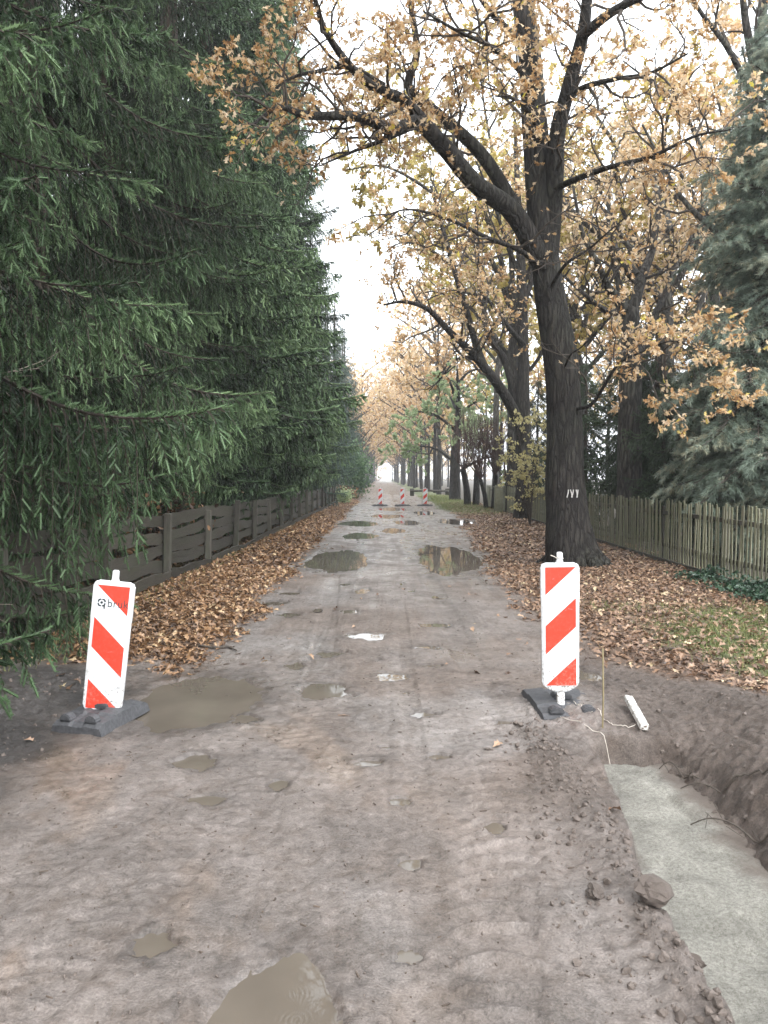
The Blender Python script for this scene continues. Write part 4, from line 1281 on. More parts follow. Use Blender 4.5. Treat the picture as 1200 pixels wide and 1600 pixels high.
def box_mesh(name, sx, sy, sz, mat, bevel=0.004, taper=0.0):
    bm = bmesh.new()
    bmesh.ops.create_cube(bm, size=1.0)
    for v_ in bm.verts:
        k = 1 - taper * (v_.co.z + 0.5)
        v_.co = Vector((v_.co.x * sx * k, v_.co.y * sy * k, (v_.co.z + 0.5) * sz))
    if bevel:
        bmesh.ops.bevel(bm, geom=bm.edges[:], offset=bevel, segments=1, affect='EDGES')
    me = bpy.data.meshes.new(name); bm.to_mesh(me); bm.free()
    me.materials.append(mat)
    return me


def gz1(x, y):
    return float(ground_z(np.array([float(x)]), np.array([float(y)]))[0])


# picket fence on the right
def fx(y):
    return 5.10 + 0.25 * float(sstep(14, 32, np.array([y]))[0])


pf = thing('picket_fence', 'weathered grey green picket fence running behind the big oak', 'fence', (fx(9), 9, 0))
PK = [box_mesh('picket', 0.013, w, h, M['picket'], 0.004) for w, h in ((0.050, 1.10), (0.056, 1.12), (0.046, 1.08), (0.053, 1.13))]
rp = np.random.default_rng(800)
y = 8.8; n = 0
while y < 39.6 and n < 298:
    o = link('picket', PK[int(rp.integers(4))], pf, (fx(y) - fx(9) + rp.normal(0, .004), y - 9, gz1(fx(y), y) + 0.02 + rp.normal(0, .012)), (rp.normal(0, .013), rp.normal(0, .013), rp.normal(0, .06)))
    y += 0.112 + rp.normal(0, .006); n += 1
PST = box_mesh('fence_post', 0.09, 0.09, 1.05, M['post'], 0.006)
for k in range(13):
    y = 8.9 + 2.5 * k
    link('fence_post', PST, pf, (fx(y) - fx(9) + 0.075, y - 9, gz1(fx(y), y) - 0.02))
    if k < 12:
        for z in (0.28, 0.86):
            a_, b_ = np.array([fx(y), y]), np.array([fx(y + 2.5), y + 2.5])
            me = box_mesh('rail', 0.035, 2.48, 0.07, M['post'], 0.004)
            m_ = (a_ + b_) / 2
            link('rail', me, pf, (m_[0] - fx(9) + 0.030, m_[1] - 9, z + gz1(*m_)), (0, 0, -math.atan2(b_[0] - a_[0], b_[1] - a_[1])))
    if k < 12:
        me = box_mesh('kickboard', 0.03, 2.48, 0.10, M['post'], 0.004)
        link('kickboard', me, pf, (m_[0] - fx(9) - 0.032, m_[1] - 9, gz1(*m_) - 0.03), (0, 0, -math.atan2(b_[0] - a_[0], b_[1] - a_[1])))

# meter box in front of the fence
bx = thing('fence_box', 'tall narrow greenish box standing against the picket fence', 'utility box', (5.0, 33.0, 0.02))
M['boxgreen'] = mat_simple('mossy_paint', (0.10, 0.105, 0.07), (0.17, 0.17, 0.12), 8, 0.7, 0.1)
link('body', box_mesh('body', 0.36, 0.26, 1.12, M['boxgreen'], 0.01), bx)
link('lid', box_mesh('lid', 0.40, 0.30, 0.05, M['boxgreen'], 0.01), bx, (0, 0, 1.12))
link('door', box_mesh('door', 0.30, 0.015, 0.72, M['boxgreen'], 0.004), bx, (0, -0.138, 0.32))

# board fence on the left
def lx(y):
    return float(np.interp(y, [3, 7, 14, 34, 50], [-3.62, -3.42, -3.12, -2.95, -2.9]))


bf = thing('board_fence', 'old grey fence of warped waney boards below the spruces', 'fence', (lx(9), 9, 0))
rb = np.random.default_rng(810)
y = 4.45; k = 0
PSTL = [box_mesh('fence_post', 0.10, 0.10, h, M['post'], 0.008) for h in (1.28, 1.05, 1.0, 1.12)]


def waney_board(L, h, seed):
    r_ = np.random.default_rng(seed)
    n_ = 15
    t = np.linspace(0, 1, n_)
    sag = 0.022 * r_.normal() * np.sin(t * math.pi) + 0.035 * r_.normal() * (t - 0.5)
    top = h / 2 + sag + 0.014 * fbm(t * 5 + seed * 3.3, t * 0 + 1, 9, 3) * 2
    bot = -h / 2 + sag + 0.024 * fbm(t * 4 + seed * 5.1, t * 0 + 4, 8, 3) * 2
    th = 0.014
    bow = 0.02 * r_.normal() * np.sin(t * math.pi)
    V = []
    for q in range(n_):
        yv_ = (t[q] - 0.5) * L
        V += [(bow[q] - th, yv_, bot[q]), (bow[q] + th, yv_, bot[q]), (bow[q] + th, yv_, top[q]), (bow[q] - th, yv_, top[q])]
    Fc = []
    for q in range(n_ - 1):
        a0, b0 = 4 * q, 4 * q + 4
        for e in range(4):
            e2 = (e + 1) % 4
            Fc.append((a0 + e, b0 + e, b0 + e2, a0 + e2))
    Fc += [(0, 1, 2, 3), (4 * n_ - 1, 4 * n_ - 2, 4 * n_ - 3, 4 * n_ - 4)]
    return mesh_tris('board', np.array(V), np.array(Fc), [M['board']])


while y < 46:
    st = 2.2
    z0 = gz1(lx(y), y)
    link('fence_post', PSTL[0 if k == 2 else 1 + k % 3], bf, (lx(y) - lx(9) + 0.055, y - 9, z0 - 0.05), (rb.normal(0, .02), rb.normal(0, .03), 0))
    if y + st < 47:
        a_, b_ = np.array([lx(y), y]), np.array([lx(y + st), y + st]); m_ = (a_ + b_) / 2
        rot = -math.atan2(b_[0] - a_[0], b_[1] - a_[1])
        zz = 0.19
        for q in range(4):
            h = 0.178 + 0.012 * rb.normal()
            me = waney_board(st + 0.04, h, 900 + k * 7 + q)
            link('board', me, bf, (m_[0] - lx(9) - 0.014 + 0.012 * (q % 2), m_[1] - 9, z0 + zz + h / 2), (0.018 * rb.normal(), 0, rot))
            zz += h + 0.022 + 0.018 * rb.random()
        me = waney_board(st - 0.02, 0.16, 980 + k)
        link('kickboard', me, bf, (m_[0] - lx(9) + 0.10, m_[1] - 9, z0 + 0.06), (0, R(8), rot))
    y += st; k += 1

# low rail and stump far down the road on the right
lr_ = thing('log_rail', 'low log barrier lying at the roadside past the pollarded shrubs', 'barrier', (3.8, 63.0, 0))
g = Geo(); g.tube(np.array([[-1.6, 0, 0.42], [0, 0, 0.45], [1.7, 0, 0.40]]), 0.09, 8); link('log', g.mesh('log', [M['bark_light']], True), lr_)
for dx in (-1.45, 1.5):
    link('support', box_mesh('support', 0.35, 0.3, 0.62, M['post'], 0.02), lr_, (dx, 0.26, 0))

# ------------------------------------------------------------------ traffic markers
def mat_plastic(name, c, rough=0.4, dirt=0.5, dirtc=(0.20, 0.17, 0.14), coat=0.0):
    m, nt, b = new_mat(name)
    v = objcoord(nt)
    n1 = noise_tex(nt, 7, 8, 0.7, v); n2 = noise_tex(nt, 55, 5, 0.7, v)
    f = mathn(nt, 'MULTIPLY', ramp(nt, [(0.42, (0, 0, 0)), (0.72, (1, 1, 1))], n1), ramp(nt, [(0.42, (0, 0, 0)), (0.66, (1, 1, 1))], n2))
    sep = nt.nodes.new('ShaderNodeSeparateXYZ'); nt.links.new(v, sep.inputs[0])
    low = nt.nodes.new('ShaderNodeMapRange'); nt.links.new(sep.outputs[2], low.inputs[0])
    low.inputs[1].default_value = 0.0; low.inputs[2].default_value = 0.35; low.inputs[3].default_value = 1.5; low.inputs[4].default_value = 0.22
    spl = mathn(nt, 'MULTIPLY', ramp(nt, [(0.50, (0, 0, 0)), (0.62, (1, 1, 1))], n2), low.outputs[0])
    f = mathn(nt, 'ADD', mathn(nt, 'MULTIPLY', f, low.outputs[0]), mathn(nt, 'MULTIPLY', spl, v=0.45))
    f = mathn(nt, 'MULTIPLY', f, v=dirt)
    cl = nt.nodes.new('ShaderNodeClamp'); nt.links.new(f, cl.inputs[0]); f = cl.outputs[0]
    nt.links.new(mixc(nt, f, c, dirtc), b.inputs['Base Color'])
    b.inputs['Roughness'].default_value = rough
    b.inputs['Coat Weight'].default_value = coat
    return m


M['white'] = mat_plastic('white_plastic', (0.70, 0.71, 0.72), 0.45, 1.0)
M['sheet'] = mat_plastic('white_reflective_sheet', (0.74, 0.77, 0.80), 0.35, 0.9)
M['red'] = mat_plastic('red_reflective_sheet', (0.62, 0.045, 0.022), 0.35, 0.6, (0.42, 0.22, 0.18))
M['rubber'] = mat_simple('black_recycled_rubber', (0.035, 0.036, 0.040), (0.085, 0.085, 0.090), 35, 0.6, 0.5, 0.006)
M['ink'] = mat_plastic('black_print', (0.025, 0.032, 0.036), 0.5, 0.2)
M['scratch'] = mat_simple('scratch_mark', (0.12, 0.12, 0.12), (0.3, 0.3, 0.3), 80, 0.7, 0)


def prism(pts, y0, y1, mat, name, bevel=0.0, seg=2):
    """outline in x, z pushed along y"""
    bm = bmesh.new()
    a_ = [bm.verts.new((p[0], y0, p[1])) for p in pts]
    f = bm.faces.new(a_)
    ex = bmesh.ops.extrude_face_region(bm, geom=[f])
    for v_ in ex['geom']:
        if isinstance(v_, bmesh.types.BMVert):
            v_.co.y = y1
    bmesh.ops.recalc_face_normals(bm, faces=bm.faces[:])
    if bevel:
        bmesh.ops.bevel(bm, geom=bm.edges[:], offset=bevel, segments=seg, affect='EDGES')
    me = bpy.data.meshes.new(name); bm.to_mesh(me); bm.free(); me.materials.append(mat)
    return me


def poly_mesh(polys, y, mat, name):
    bm = bmesh.new()
    for P in polys:
        vs = [bm.verts.new((p[0], y, p[1])) for p in P]
        bm.faces.new(vs)
    bmesh.ops.recalc_face_normals(bm, faces=bm.faces[:])
    for f in bm.faces:
        if f.normal.y > 0:
            f.normal_flip()
    me = bpy.data.meshes.new(name); bm.to_mesh(me); bm.free(); me.materials.append(mat)
    return me


W2, SH, SW = 0.125, 0.815, 0.1035


def clip_poly(P, xmin, xmax, zmin, zmax):
    for ax_, lim, sg in ((0, xmin, 1), (0, xmax, -1), (1, zmin, 1), (1, zmax, -1)):
        out = []
        for q in range(len(P)):
            a_, b_ = P[q], P[(q + 1) % len(P)]
            ia, ib = sg * (a_[ax_] - lim) >= 0, sg * (b_[ax_] - lim) >= 0
            if ia: out.append(a_)
            if ia != ib:
                t = (lim - a_[ax_]) / (b_[ax_] - a_[ax_])
                out.append((a_[0] + t * (b_[0] - a_[0]), a_[1] + t * (b_[1] - a_[1])))
        P = out
        if not P: return P
    return P


def stripes(hand):
    """three red fields; hand +1: the stripes rise to the right"""
    slope = 0.235 * SH * hand / 2
    res = []
    # centre-line heights (share of the field height, from the top) of the red band edges
    for t0, t1 in ((-0.13, 0.118), (0.378, 0.620), (0.882, 1.2)):
        z0, z1 = SH * (1 - t0), SH * (1 - t1)
        P = [(-SW, z1 - slope), (SW, z1 + slope), (SW, z0 + slope), (-SW, z0 - slope)]
        P = clip_poly(P, -SW, SW, 0.0, SH)
        if len(P) > 2: res.append(P)
    return res


def marker(label, loc, rotz, tilt, hand, group=None, plate_z=0.17, base_rot=0.0, base_loc=(0, 0, 0), base_scale=(1, 1, 1), logo=False, detail=True):
    t = thing('traffic_marker', label, 'marker', loc, rotz, group)
    zb = 0.0
    outline = [(-W2 + 0.020, zb), (-W2, zb + 0.025), (-W2 - 0.003, SH * 0.72), (-W2 - 0.006, SH * 0.75), (-W2 - 0.006, SH + 0.02), (-W2 + 0.016, SH + 0.042), (W2 - 0.016, SH + 0.042),
               (W2 + 0.006, SH + 0.02), (W2 + 0.006, SH * 0.75), (W2 + 0.003, SH * 0.72), (W2, zb + 0.025), (W2 - 0.020, zb), (0.045, -0.032), (-0.045, -0.032)]
    rot = (0, tilt, 0)
    lp = (0, 0, plate_z)
    body = link('panel', prism(outline, -0.024, 0.024, M['white'], 'panel', 0.009, 3), t, lp, rot)
    inner = [(-SW - 0.004, 0.008), (SW + 0.004, 0.008), (SW + 0.004, SH + 0.022), (-SW - 0.004, SH + 0.022)]
    sh = link('reflective_sheet', prism(inner, -0.0262, -0.020, M['sheet'], 'reflective_sheet', 0.001, 1), body)
    for P in stripes(hand):
        link('red_stripe', poly_mesh([[(p[0], p[1] + 0.015) for p in P]], -0.0272, M['red'], 'red_stripe'), body)
    link('top_lug', prism([(-0.030, SH + 0.038), (-0.019, SH + 0.055), (-0.019, SH + 0.115), (0.019, SH + 0.115), (0.019, SH + 0.055), (0.030, SH + 0.038)], -0.018, 0.018, M['white'], 'top_lug', 0.005, 2), body)
    link('foot', prism([(-0.026, -0.15), (0.026, -0.15), (0.026, -0.028), (-0.026, -0.028)], -0.020, 0.020, M['white'], 'foot', 0.004, 2), body)
    # rubber base: low block with grips and a socket
    bs = link('rubber_base', base_mesh(), t, base_loc, (0, 0, base_rot), base_scale)
    if detail:
        for s in (-1, 1):
            link('grip', prism([(0.055 * math.cos(q) + s * 0.115, 0.075 + 0.045 * math.sin(q)) for q in np.linspace(0, math.pi, 9)], -0.40, -0.30, M['rubber'], 'grip', 0.008, 2), bs)
        link('socket', prism([(-0.075, 0.09), (0.075, 0.09), (0.06, 0.125), (-0.06, 0.125)], -0.06, 0.07, M['rubber'], 'socket', 0.006, 2), bs)
    if logo:
        cu = bpy.data.curves.new('text', 'FONT'); cu.body = 'bruk'; cu.size = 0.078; cu.space_character = 1.08
        to = bpy.data.objects.new('text', cu); col.objects.link(to)
        bpy.context.view_layer.update()
        me = bpy.data.meshes.new_from_object(to.evaluated_get(bpy.context.evaluated_depsgraph_get()))
        bpy.data.objects.remove(to)
        me.materials.clear(); me.materials.append(M['ink'])
        link('lettering', me, body, (-0.030, -0.0282, SH * 0.845), (R(90), 0, 0), (0.86, 1, 1))
        # ring sign: broken square ring round a dot, with a tail
        def ring(cx, cz, ro, ri, n_=28, a0=0, a1=6.2832, sq=3.2):
            res = []
            for q in range(n_):
                A = [a0 + (a1 - a0) * (q + e) / n_ for e in (0, 1)]
                pt = []
                for a_, r_ in ((A[0], ri), (A[0], ro), (A[1], ro), (A[1], ri)):
                    c_, s_ = math.cos(a_), math.sin(a_)
                    k_ = (abs(c_) ** sq + abs(s_) ** sq) ** (-1 / sq)
                    pt.append((cx + r_ * k_ * c_, cz + r_ * k_ * s_))
                res.append(pt)
            return res
        polys = []
        for q in range(4):
            polys += ring(-0.066, SH * 0.845 + 0.026, 0.026, 0.0165, 8, q * math.pi / 2 + 0.16, (q + 1) * math.pi / 2 - 0.10)
        polys += [[(-0.066 + 0.009 * math.cos(a_), SH * 0.845 + 0.026 + 0.009 * math.sin(a_)) for a_ in np.arange(10) * 0.6283]]
        polys += [[(-0.052, SH * 0.845 + 0.008), (-0.043, SH * 0.845 + 0.008), (-0.043, SH * 0.845 - 0.018), (-0.052, SH * 0.845 - 0.012)]]
        link('emblem', poly_mesh(polys, -0.0282, M['ink'], 'emblem'), body)
    if detail:
        rs = np.random.default_rng(int(abs(loc[0]) * 100))
        g_ = Geo()
        for q in range(11):
            x0, z0 = rs.uniform(-0.09, 0.09), rs.uniform(0.03, SH - 0.02)
            l_ = rs.uniform(0.004, 0.03); a_ = rs.normal(0.3, 0.5)
            g_.tube(np.array([[x0, -0.0275, z0], [x0 + l_ * math.cos(a_) * 0.5, -0.0275, z0 + l_ * math.sin(a_) * 0.55], [x0 + l_ * math.cos(a_), -0.0275, z0 + l_ * math.sin(a_)]]), rs.uniform(0.0006, 0.0014), 3)
        link('scratches', g_.mesh('scratches', [M['scratch']]), body)['kind'] = 'stuff'
    return t


_BM = []


def base_mesh():
    if _BM: return _BM[0]
    bm = bmesh.new()
    # outline of the base seen from the side, stepped down towards both ends
    prof = [(-0.42, 0.0), (-0.42, 0.055), (-0.36, 0.082), (-0.20, 0.082), (-0.16, 0.10), (0.16, 0.10), (0.20, 0.082), (0.36, 0.082), (0.42, 0.055), (0.42, 0.0)]
    rows = []
    for x, k in ((-0.235, 0.0), (-0.215, 0.85), (-0.07, 1.0), (-0.045, 0.86), (0.045, 0.86), (0.07, 1.0), (0.215, 0.85), (0.235, 0.0)):
        rows.append([bm.verts.new((x, p[0], p[1] * k if k else 0.0)) for p in prof])
    for a_, b_ in zip(rows[:-1], rows[1:]):
        for q in range(len(prof) - 1):
            try: bm.faces.new((a_[q], b_[q], b_[q + 1], a_[q + 1]))
            except ValueError: pass
    bmesh.ops.remove_doubles(bm, verts=bm.verts[:], dist=1e-5)
    bmesh.ops.recalc_face_normals(bm, faces=bm.faces[:])
    me = bpy.data.meshes.new('rubber_base'); bm.to_mesh(me); bm.free(); me.materials.append(M['rubber'])
    _BM.append(me)
    return me


lz = gz1(-1.87, 4.9)
marker('tilted red and white marker board with a black emblem by the big muddy puddle', (-1.86, 4.92, lz), R(6), R(6.5), -1, None, 0.075, R(-20), (0.0, 0.0, 0.0), (0.78, 0.66, 1.0), True)
rz = gz1(1.05, 5.2)
mk = marker('upright red and white marker board with its base half buried beside the trench', (1.215, 5.14, rz), R(-2), R(-1.0), 1, None, 0.168, R(4), (0.03, 0.12, -0.035), (0.95, 0.80, 1.0))
# cord tied round the top lug
M['cord'] = mat_simple('white_cord', (0.45, 0.40, 0.34), (0.62, 0.58, 0.52), 40, 0.8, 0)
g = Geo()
zl = rz + 0.168 + SH + 0.075
g.tube(np.array([[1.20 + 0.022 * math.cos(a), 5.14 + 0.026 * math.sin(a), zl + 0.004 * math.sin(2 * a)] for a in np.linspace(0, 6.3, 14)]), 0.003, 4)
g.tube(np.array([[1.175, 5.115, zl], [1.155, 5.10, zl + 0.012], [1.13, 5.10, zl + 0.022]]), 0.003, 4)
tag(link('tied_cord', g.mesh('tied_cord', [M['cord']])), 'short pale cord knotted round the top lug of the upright marker', 'cord')
FM = 'markers standing across the far road'
for k, (px, lab) in enumerate(((594, 'small far marker board nearest the spruces, of the three across the road'), (629, 'small far marker board in the middle of the three across the road'),
                               (664, 'small far marker board nearest the log barrier, of the three across the road'))):
    yq = 41.5
    xq = (px - 600) * yq / F_PX
    marker(lab, (xq, yq, gz1(xq, yq)), R(3 * (k - 1)), R((1, -1.5, 1)[k]), 1, FM, 0.10, R(90), (0, 0, 0), (1, 1, 1), False, False)

# ------------------------------------------------------------------ things lying by the trench
pl = thing('white_batten', 'short white painted wooden batten smeared with mud beside the trench', 'batten', (1.655, 4.90, gz1(1.655, 4.90) + 0.022), R(-5.7))
M['battenpaint'] = mat_plastic('chipped_white_paint', (0.66, 0.65, 0.62), 0.6, 1.0, (0.12, 0.09, 0.07))
g_l = box_mesh('lath', 0.055, 0.50, 0.040, M['battenpaint'], 0.006)
link('lath', g_l, pl, (0, 0, 0), (R(5), R(8), 0))
sk = Geo()
zs = gz1(1.39, 4.72)
sk.tube(np.array([[1.385, 4.72, zs - 0.1], [1.388, 4.72, zs + 0.2], [1.380, 4.715, zs + 0.51]]), [0.006, 0.0055, 0.005], 6)
M['stakewood'] = mat_simple('stake_wood', (0.14, 0.11, 0.06), (0.30, 0.25, 0.14), 8, 0.8, 0.2, 0.003, (8, 8, 1))
tag(link('marking_stake', sk.mesh('marking_stake', [M['stakewood']], True)), 'thin wooden stake stuck upright in the mud at the trench end', 'stake')


def ground_curve(pts, lift=0.006, n=26):
    p = smooth_path([np.array([a, b, 0]) for a, b in pts], n)
    p[:, 2] = ground_z(p[:, 0], p[:, 1]) + lift
    return p


for pts, lab in (([(1.20, 5.02), (1.17, 4.90), (1.27, 4.72), (1.36, 4.60), (1.40, 4.50), (1.42, 4.36)], 'pale string running from the marker down into the trench'),
                 ([(1.31, 5.15), (1.34, 5.02), (1.38, 4.93)], 'short loop of pale string on the mud beside the stake'),
                 ([(1.42, 4.95), (1.44, 4.80), (1.50, 4.72), (1.60, 4.74)], 'curled pale string beside the white batten')):
    g = Geo(); g.tube(ground_curve(pts), 0.0022, 5); tag(link('string', g.mesh('string', [M['cord']])), lab, 'string')
r = np.random.default_rng(830)
for pts, lab in (([(1.50, 3.62), (1.60, 3.58), (1.72, 3.54), (1.80, 3.42), (1.92, 3.30)], 'forked root sticking out of the trench wall over the sand'),
                 ([(1.62, 4.05), (1.74, 3.98), (1.88, 3.92), (1.98, 3.80)], 'thin bent root on the crumbling trench edge'),
                 ([(1.60, 4.32), (1.70, 4.28), (1.78, 4.20)], 'short root in the trench wall below the white batten')):
    p = ground_curve(pts, 0.02)
    p[:, 2] = np.maximum(p[:, 2], -0.10 + 0.05 * np.sin(np.linspace(0, 6, len(p))))
    g = Geo(); g.tube(p, np.linspace(0.003, 0.006, len(p)), 5)
    for q in range(6):
        a_ = p[4 + 3 * q]
        g.tube(np.array([a_, a_ + r.normal(0, .03, 3), a_ + r.normal(0, .05, 3) + [0, 0, -0.01]]), 0.0018, 3)
    tag(link('root', g.mesh('root', [M['twig']])), lab, 'root')
# twig on the left verge
g = Geo(); g.tube(ground_curve([(-1.75, 7.05), (-1.6, 7.0), (-1.45, 7.02), (-1.36, 6.9)], 0.015), [0.012] * 20 + [0.007] * 6, 5)
tag(link('fallen_stick', g.mesh('fallen_stick', [M['twig']])), 'dark fallen stick at the edge of the leaves near the muddy puddle', 'stick')


# clods of earth
def clod_template(seed, sub=2):
    bm = bmesh.new()
    bmesh.ops.create_icosphere(bm, subdivisions=sub, radius=1.0)
    r_ = np.random.default_rng(seed)
    V = np.array([v_.co[:] for v_ in bm.verts]); Fc = np.array([[v_.index for v_ in f.verts] for f in bm.faces])
    bm.free()
    dirs = r_.normal(size=(9, 3)); dirs /= np.linalg.norm(dirs, axis=1)[:, None]
    h = np.min(np.where((V @ dirs.T) > 0.3, (0.62 + 0.25 * r_.random(9)) / np.maximum(V @ dirs.T, 0.3), 9), axis=1)
    V = V * np.minimum(h, 1.15)[:, None]
    V = V + 0.05 * r_.normal(size=V.shape)
    return V, Fc


big_v, big_f = clod_template(5, 3)
for k, (x, y, s, lab) in enumerate(((0.985, 2.72, 0.062, 'largest clod of brown earth sitting on the trench edge'), (0.80, 2.80, 0.038, 'flat faced earth clod next to the largest one'),
                                    (1.02, 2.42, 0.036, 'earth clod near the trench edge in front of the largest one'))):
    tag(link('earth_clod', mesh_tris('earth_clod', big_v * [1.15, 1.0, 0.8], big_f, [M['clod']], None, None, False), None, (x, y, gz1(x, y) + s * 0.4), (0.3 * k, 0.2, k * 1.3), (s, s, s)), lab, 'clod')
g = Geo()
for q in range(4):
    tv, tf = clod_template(20 + q, 1)
    n = 620
    x = np.concatenate([1.06 - np.abs(r.normal(0, 0.20, n // 2)), r.uniform(1.6, 3.0, n // 4) ** 1.0, r.uniform(-3.0, -2.0, n - n // 2 - n // 4)])
    y = np.concatenate([r.uniform(1.7, 4.9, n // 2), r.uniform(2.8, 5.6, n // 4), r.uniform(3.7, 5.9, n - n // 2 - n // 4)])
    s = 0.003 + 0.019 * r.random(n) ** 5
    ok = ~((x < 0) & (r.random(n) < 0.6)) & ~((x > trench_l(y) - 0.01) & (x < trench_r(y) - 0.03) & (y < 4.6))
    x, y, s = x[ok], y[ok], s[ok]
    P = np.stack([x, y, ground_z(x, y) + s * 0.15], 1)
    g.stamp(tv, tf, rand_frames(r.normal(size=P.shape), r) * s[:, None, None], P, np.full(len(P), 0.5), 0)
tag(link('clods', g.mesh('clods', [M['clod']])), 'crumbs and clods of earth strewn along the trench and heaps', kind='stuff')

# grit and crumbs trodden into the road
g = Geo()
for q in range(3):
    tv, tf = clod_template(40 + q, 1)
    n = 1100
    x = r.uniform(-2.2, 1.2, n); y = 1.75 + 8.5 * r.random(n) ** 1.5
    ok = fbm(x * 1.6, y * 1.1, 111, 3) > -0.12 + 0.25 * r.normal(size=n)
    ok &= ~((x > trench_l(y) - 0.02) & (y < 4.7))
    for p in PUD: ok &= pud_r(x, y, p) > 1.08
    x, y = x[ok], y[ok]
    s = 0.0022 + 0.0065 * r.random(len(x)) ** 3
    P = np.stack([x, y, ground_z(x, y) + s * 0.2], 1)
    g.stamp(tv, tf, rand_frames(r.normal(size=P.shape), r) * s[:, None, None] * np.array([1.3, 1.0, 0.7])[None, :, None], P, np.full(len(P), 0.5), 0)
tag(link('grit', g.mesh('grit', [M['clod']])), 'fine grit and crumbs of earth lying on the muddy road', kind='stuff')

# bark crumbs, bits of leaf and straw trodden into the road
g = Geo()
n = 900
x = r.uniform(-1.9, 1.6, n); y = 1.8 + 12 * r.random(n) ** 1.6
ok = ~((x > trench_l(y) - 0.03) & (y < 4.7))
for p in PUD: ok &= pud_r(x, y, p) > 1.1
x, y = x[ok], y[ok]; n = len(x)
P = np.stack([x, y, ground_z(x, y) + 0.003], 1)
D = r.normal(size=(n, 3)) * [1, 1, 0.12]
L = 0.005 + 0.032 * r.random(n) ** 3.5
fr = rand_frames(D, r); fr[:, 2] = [0, 0, 1]; fr[:, 1] = np.cross(fr[:, 2], fr[:, 0])
fr = fr * np.stack([L, 0.0022 + 0.004 * r.random(n), np.full(n, 0.004)], 1)[:, :, None]
cv = np.array([(-.5, -.5, -.5), (.5, -.6, -.5), (.5, .5, -.5), (-.5, .4, -.5), (-.4, -.4, .6), (.45, -.4, .4), (.4, .4, .6), (-.5, .4, .4)])
cf = np.array([(4, 5, 6), (4, 6, 7), (0, 1, 5), (0, 5, 4), (1, 2, 6), (1, 6, 5), (2, 3, 7), (2, 7, 6), (3, 0, 4), (3, 4, 7)])
g.stamp(cv, cf, fr, P, np.full(n, 0.5), 0)
tag(link('road_debris', g.mesh('road_debris', [M['debris']])), 'dark bark crumbs and bits trodden into the muddy road', kind='stuff')


# ------------------------------------------------------------------ fallen leaves, grass, ivy
def litter(name, label, dens, xr_, yr_, n, mat, size, tint, template, seed, tilt=0.45, lift=0.012):
    r_ = np.random.default_rng(seed)
    y = yr_[0] + (yr_[1] - yr_[0]) * r_.random(n)
    x = r_.uniform(*xr_, n)
    k = r_.random(n) < dens(x, y)
    for p in PUD: k &= pud_r(x, y, p) > 1.0
    x, y = x[k], y[k]; m_ = len(x)
    P = np.stack([x, y, ground_z(x, y) + lift * r_.random(m_) + 0.003], 1)
    a = r_.random(m_) * 6.283
    nz = np.stack([r_.normal(0, tilt, m_), r_.normal(0, tilt, m_), np.ones(m_)], 1)
    nz /= np.linalg.norm(nz, axis=1)[:, None]
    nz[r_.random(m_) < 0.4] *= -1
    xx = np.stack([np.cos(a), np.sin(a), np.zeros(m_)], 1)
    yy_ = np.cross(nz, xx); yy_ /= np.linalg.norm(yy_, axis=1)[:, None]
    xx = np.cross(yy_, nz)
    fr = np.stack([xx, yy_, nz * r_.uniform(0.3, 2.2, m_)[:, None]], 1) * (size * (0.6 + 0.65 * r_.random(m_)))[:, None, None]
    g_ = Geo()
    g_.stamp(template[0], template[1], fr, P, np.clip(r_.normal(tint[0], tint[1], m_) + 0.16 * fbm(x * 1.5, y * 1.5, seed, 3), 0, 1), 0)
    return tag(link(name, g_.mesh(name, [mat])), label, kind='stuff')


DL, SL = (LEAF_V, LEAF_F), (SLEAF_V, SLEAF_F)
litter('fallen_leaves', 'thick copper brown fallen leaves along the board fence', lambda x, y: leaf_left(x, y), (-3.5, -1.1), (5.3, 13.0), 15500, M['fallen'], 0.088, (0.52, 0.24), DL, 841, 0.32)
litter('fallen_leaves', 'copper brown fallen leaves along the far part of the board fence', lambda x, y: leaf_left(x, y), (-3.3, -1.1), (13.0, 50.0), 26000, M['fallen'], 0.12, (0.52, 0.24), SL, 842, 0.32)
litter('fallen_leaves', 'damp pinkish brown fallen leaves round the foot of the big oak', lambda x, y: leaf_right(x, y) * (1 - 0.35 * grass_right(x, y)), (1.2, 5.3), (4.8, 15.0), 20500, M['fallen_pink'], 0.088, (0.5, 0.24), DL, 843, 0.30)
litter('fallen_leaves', 'damp brown fallen leaves on the verge past the big oak', lambda x, y: leaf_right(x, y) * (1 - 0.7 * grass_right(x, y)), (1.5, 5.6), (15.0, 46.0), 28000, M['fallen_pink'], 0.12, (0.5, 0.24), SL, 844, 0.32)
litter('fallen_leaves', 'single fallen leaves scattered thinly over the mud at the verges',
       lambda x, y: 0.14 * (sstep(-0.9, -1.7, x) * sstep(4.2, 5.5, y) + sstep(0.9, 2.0, x) * sstep(5.3, 6.4, y)) + 0.05 * sstep(-1.7, -2.1, x) + 0.03 * sstep(5, 7, y) + 0.006, (-3.2, 3.0), (3.4, 24.0), 9000, M['fallen_pink'], 0.085, (0.5, 0.25), DL, 845, 0.3, 0.006)
litter('fallen_leaves', 'fallen leaves under the spruces and behind the fences', lambda x, y: np.full(len(x), 0.8), (-6.5, -3.3), (5, 30), 9000, M['fallen'], 0.13, (0.4, 0.2), SL, 846)


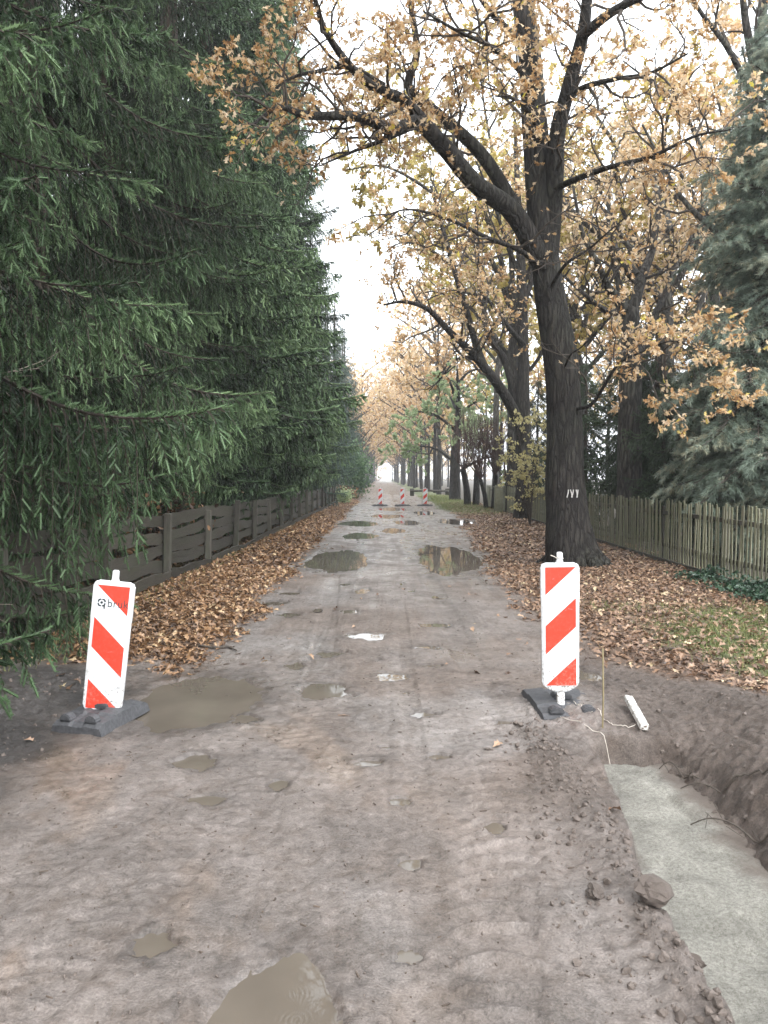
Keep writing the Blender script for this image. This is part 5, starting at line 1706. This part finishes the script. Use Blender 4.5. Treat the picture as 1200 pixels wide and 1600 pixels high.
def grass(name, label, dens, xr_, yr_, n, h, seed):
    r_ = np.random.default_rng(seed)
    x = r_.uniform(*xr_, n); y = r_.uniform(*yr_, n)
    k = r_.random(n) < dens(x, y); x, y = x[k], y[k]; m_ = len(x)
    P = np.stack([x, y, ground_z(x, y) - 0.005], 1)
    D = np.stack([r_.normal(0, .45, m_), r_.normal(0, .45, m_), np.ones(m_)], 1)
    L = h * (0.4 + 0.9 * r_.random(m_))
    fr = rand_frames(D, r_) * np.stack([L, np.full(m_, 0.0035), L * 0.5], 1)[:, :, None]
    tv = np.array([(0, -1, 0), (0, 1, 0), (0.5, 0.8, 0.12), (0.5, -0.8, 0.12), (1, 0, 0.45)], float)
    g_ = Geo(); g_.stamp(tv, np.array([(0, 1, 2), (0, 2, 3), (3, 2, 4)]), fr, P, np.clip(r_.normal(0.5, 0.22, m_), 0, 1), 0)
    return tag(link(name, g_.mesh(name, [M['grass']])), label, kind='stuff')


grass('grass', 'short green grass growing through the leaves near the picket fence', lambda x, y: grass_right(x, y), (2.2, 5.3), (4.5, 10.5), 26000, 0.065, 851)
grass('grass', 'green grass on the verge by the pollarded shrubs', lambda x, y: grass_right(x, y), (2.4, 5.4), (28, 62), 20000, 0.16, 852)
grass('grass', 'thin grass at the foot of the board fence', lambda x, y: sstep(-2.5, -3.2, x) * 0.6, (-3.6, -2.4), (5.5, 34), 7000, 0.10, 853)
r_ = np.random.default_rng(861)
n = 2600
x = 5.05 - np.abs(r_.normal(0, 0.28, n)); y = r_.uniform(8.9, 11.6, n)
k = r_.random(n) < sstep(0.1, -0.5, vnoise(x * 2, y * 2, 3)) * sstep(4.2, 4.6, x) + 0.12
x, y = x[k], y[k]; m_ = len(x)
up = sstep(4.85, 5.05, x)
P = np.stack([x, y, ground_z(x, y) + 0.02 + 0.10 * r_.random(m_) * (1 + up)], 1)
fr = rand_frames(np.stack([r_.normal(0, 1, m_), r_.normal(0, 1, m_), r_.normal(-0.2, .3, m_)], 1), r_)
fl = fr[:, 2, 2] < 0; fr[fl, 1] *= -1; fr[fl, 2] *= -1
g = Geo(); g.stamp(OVAL_V * [1, 1.3, 1], OVAL_F, fr * (0.055 * (0.6 + 0.7 * r_.random(m_)))[:, None, None], P, np.clip(r_.normal(0.5, 0.25, m_), 0, 1), 0)
tag(link('ivy', g.mesh('ivy', [M['ivy']])), 'dark ivy creeping at the foot of the picket fence', kind='stuff')

# ------------------------------------------------------------------ damp air
hm = bpy.data.materials.new('damp_air'); hm.use_nodes = True
nt = hm.node_tree; nt.nodes.clear()
ho = nt.nodes.new('ShaderNodeOutputMaterial'); hv = nt.nodes.new('ShaderNodeVolumePrincipled')
hv.inputs['Color'].default_value = (0.96, 0.97, 1.0, 1)
hv.inputs['Density'].default_value = 0.0009
hv.inputs['Anisotropy'].default_value = 0.0
nt.links.new(hv.outputs[0], ho.inputs['Volume'])
me = box_mesh('haze', 500, 640, 42, hm, 0.0)
hz = link('haze', me, None, (0, 245, -2.0))
hz['kind'] = 'stuff'
hz.display_type = 'WIRE'
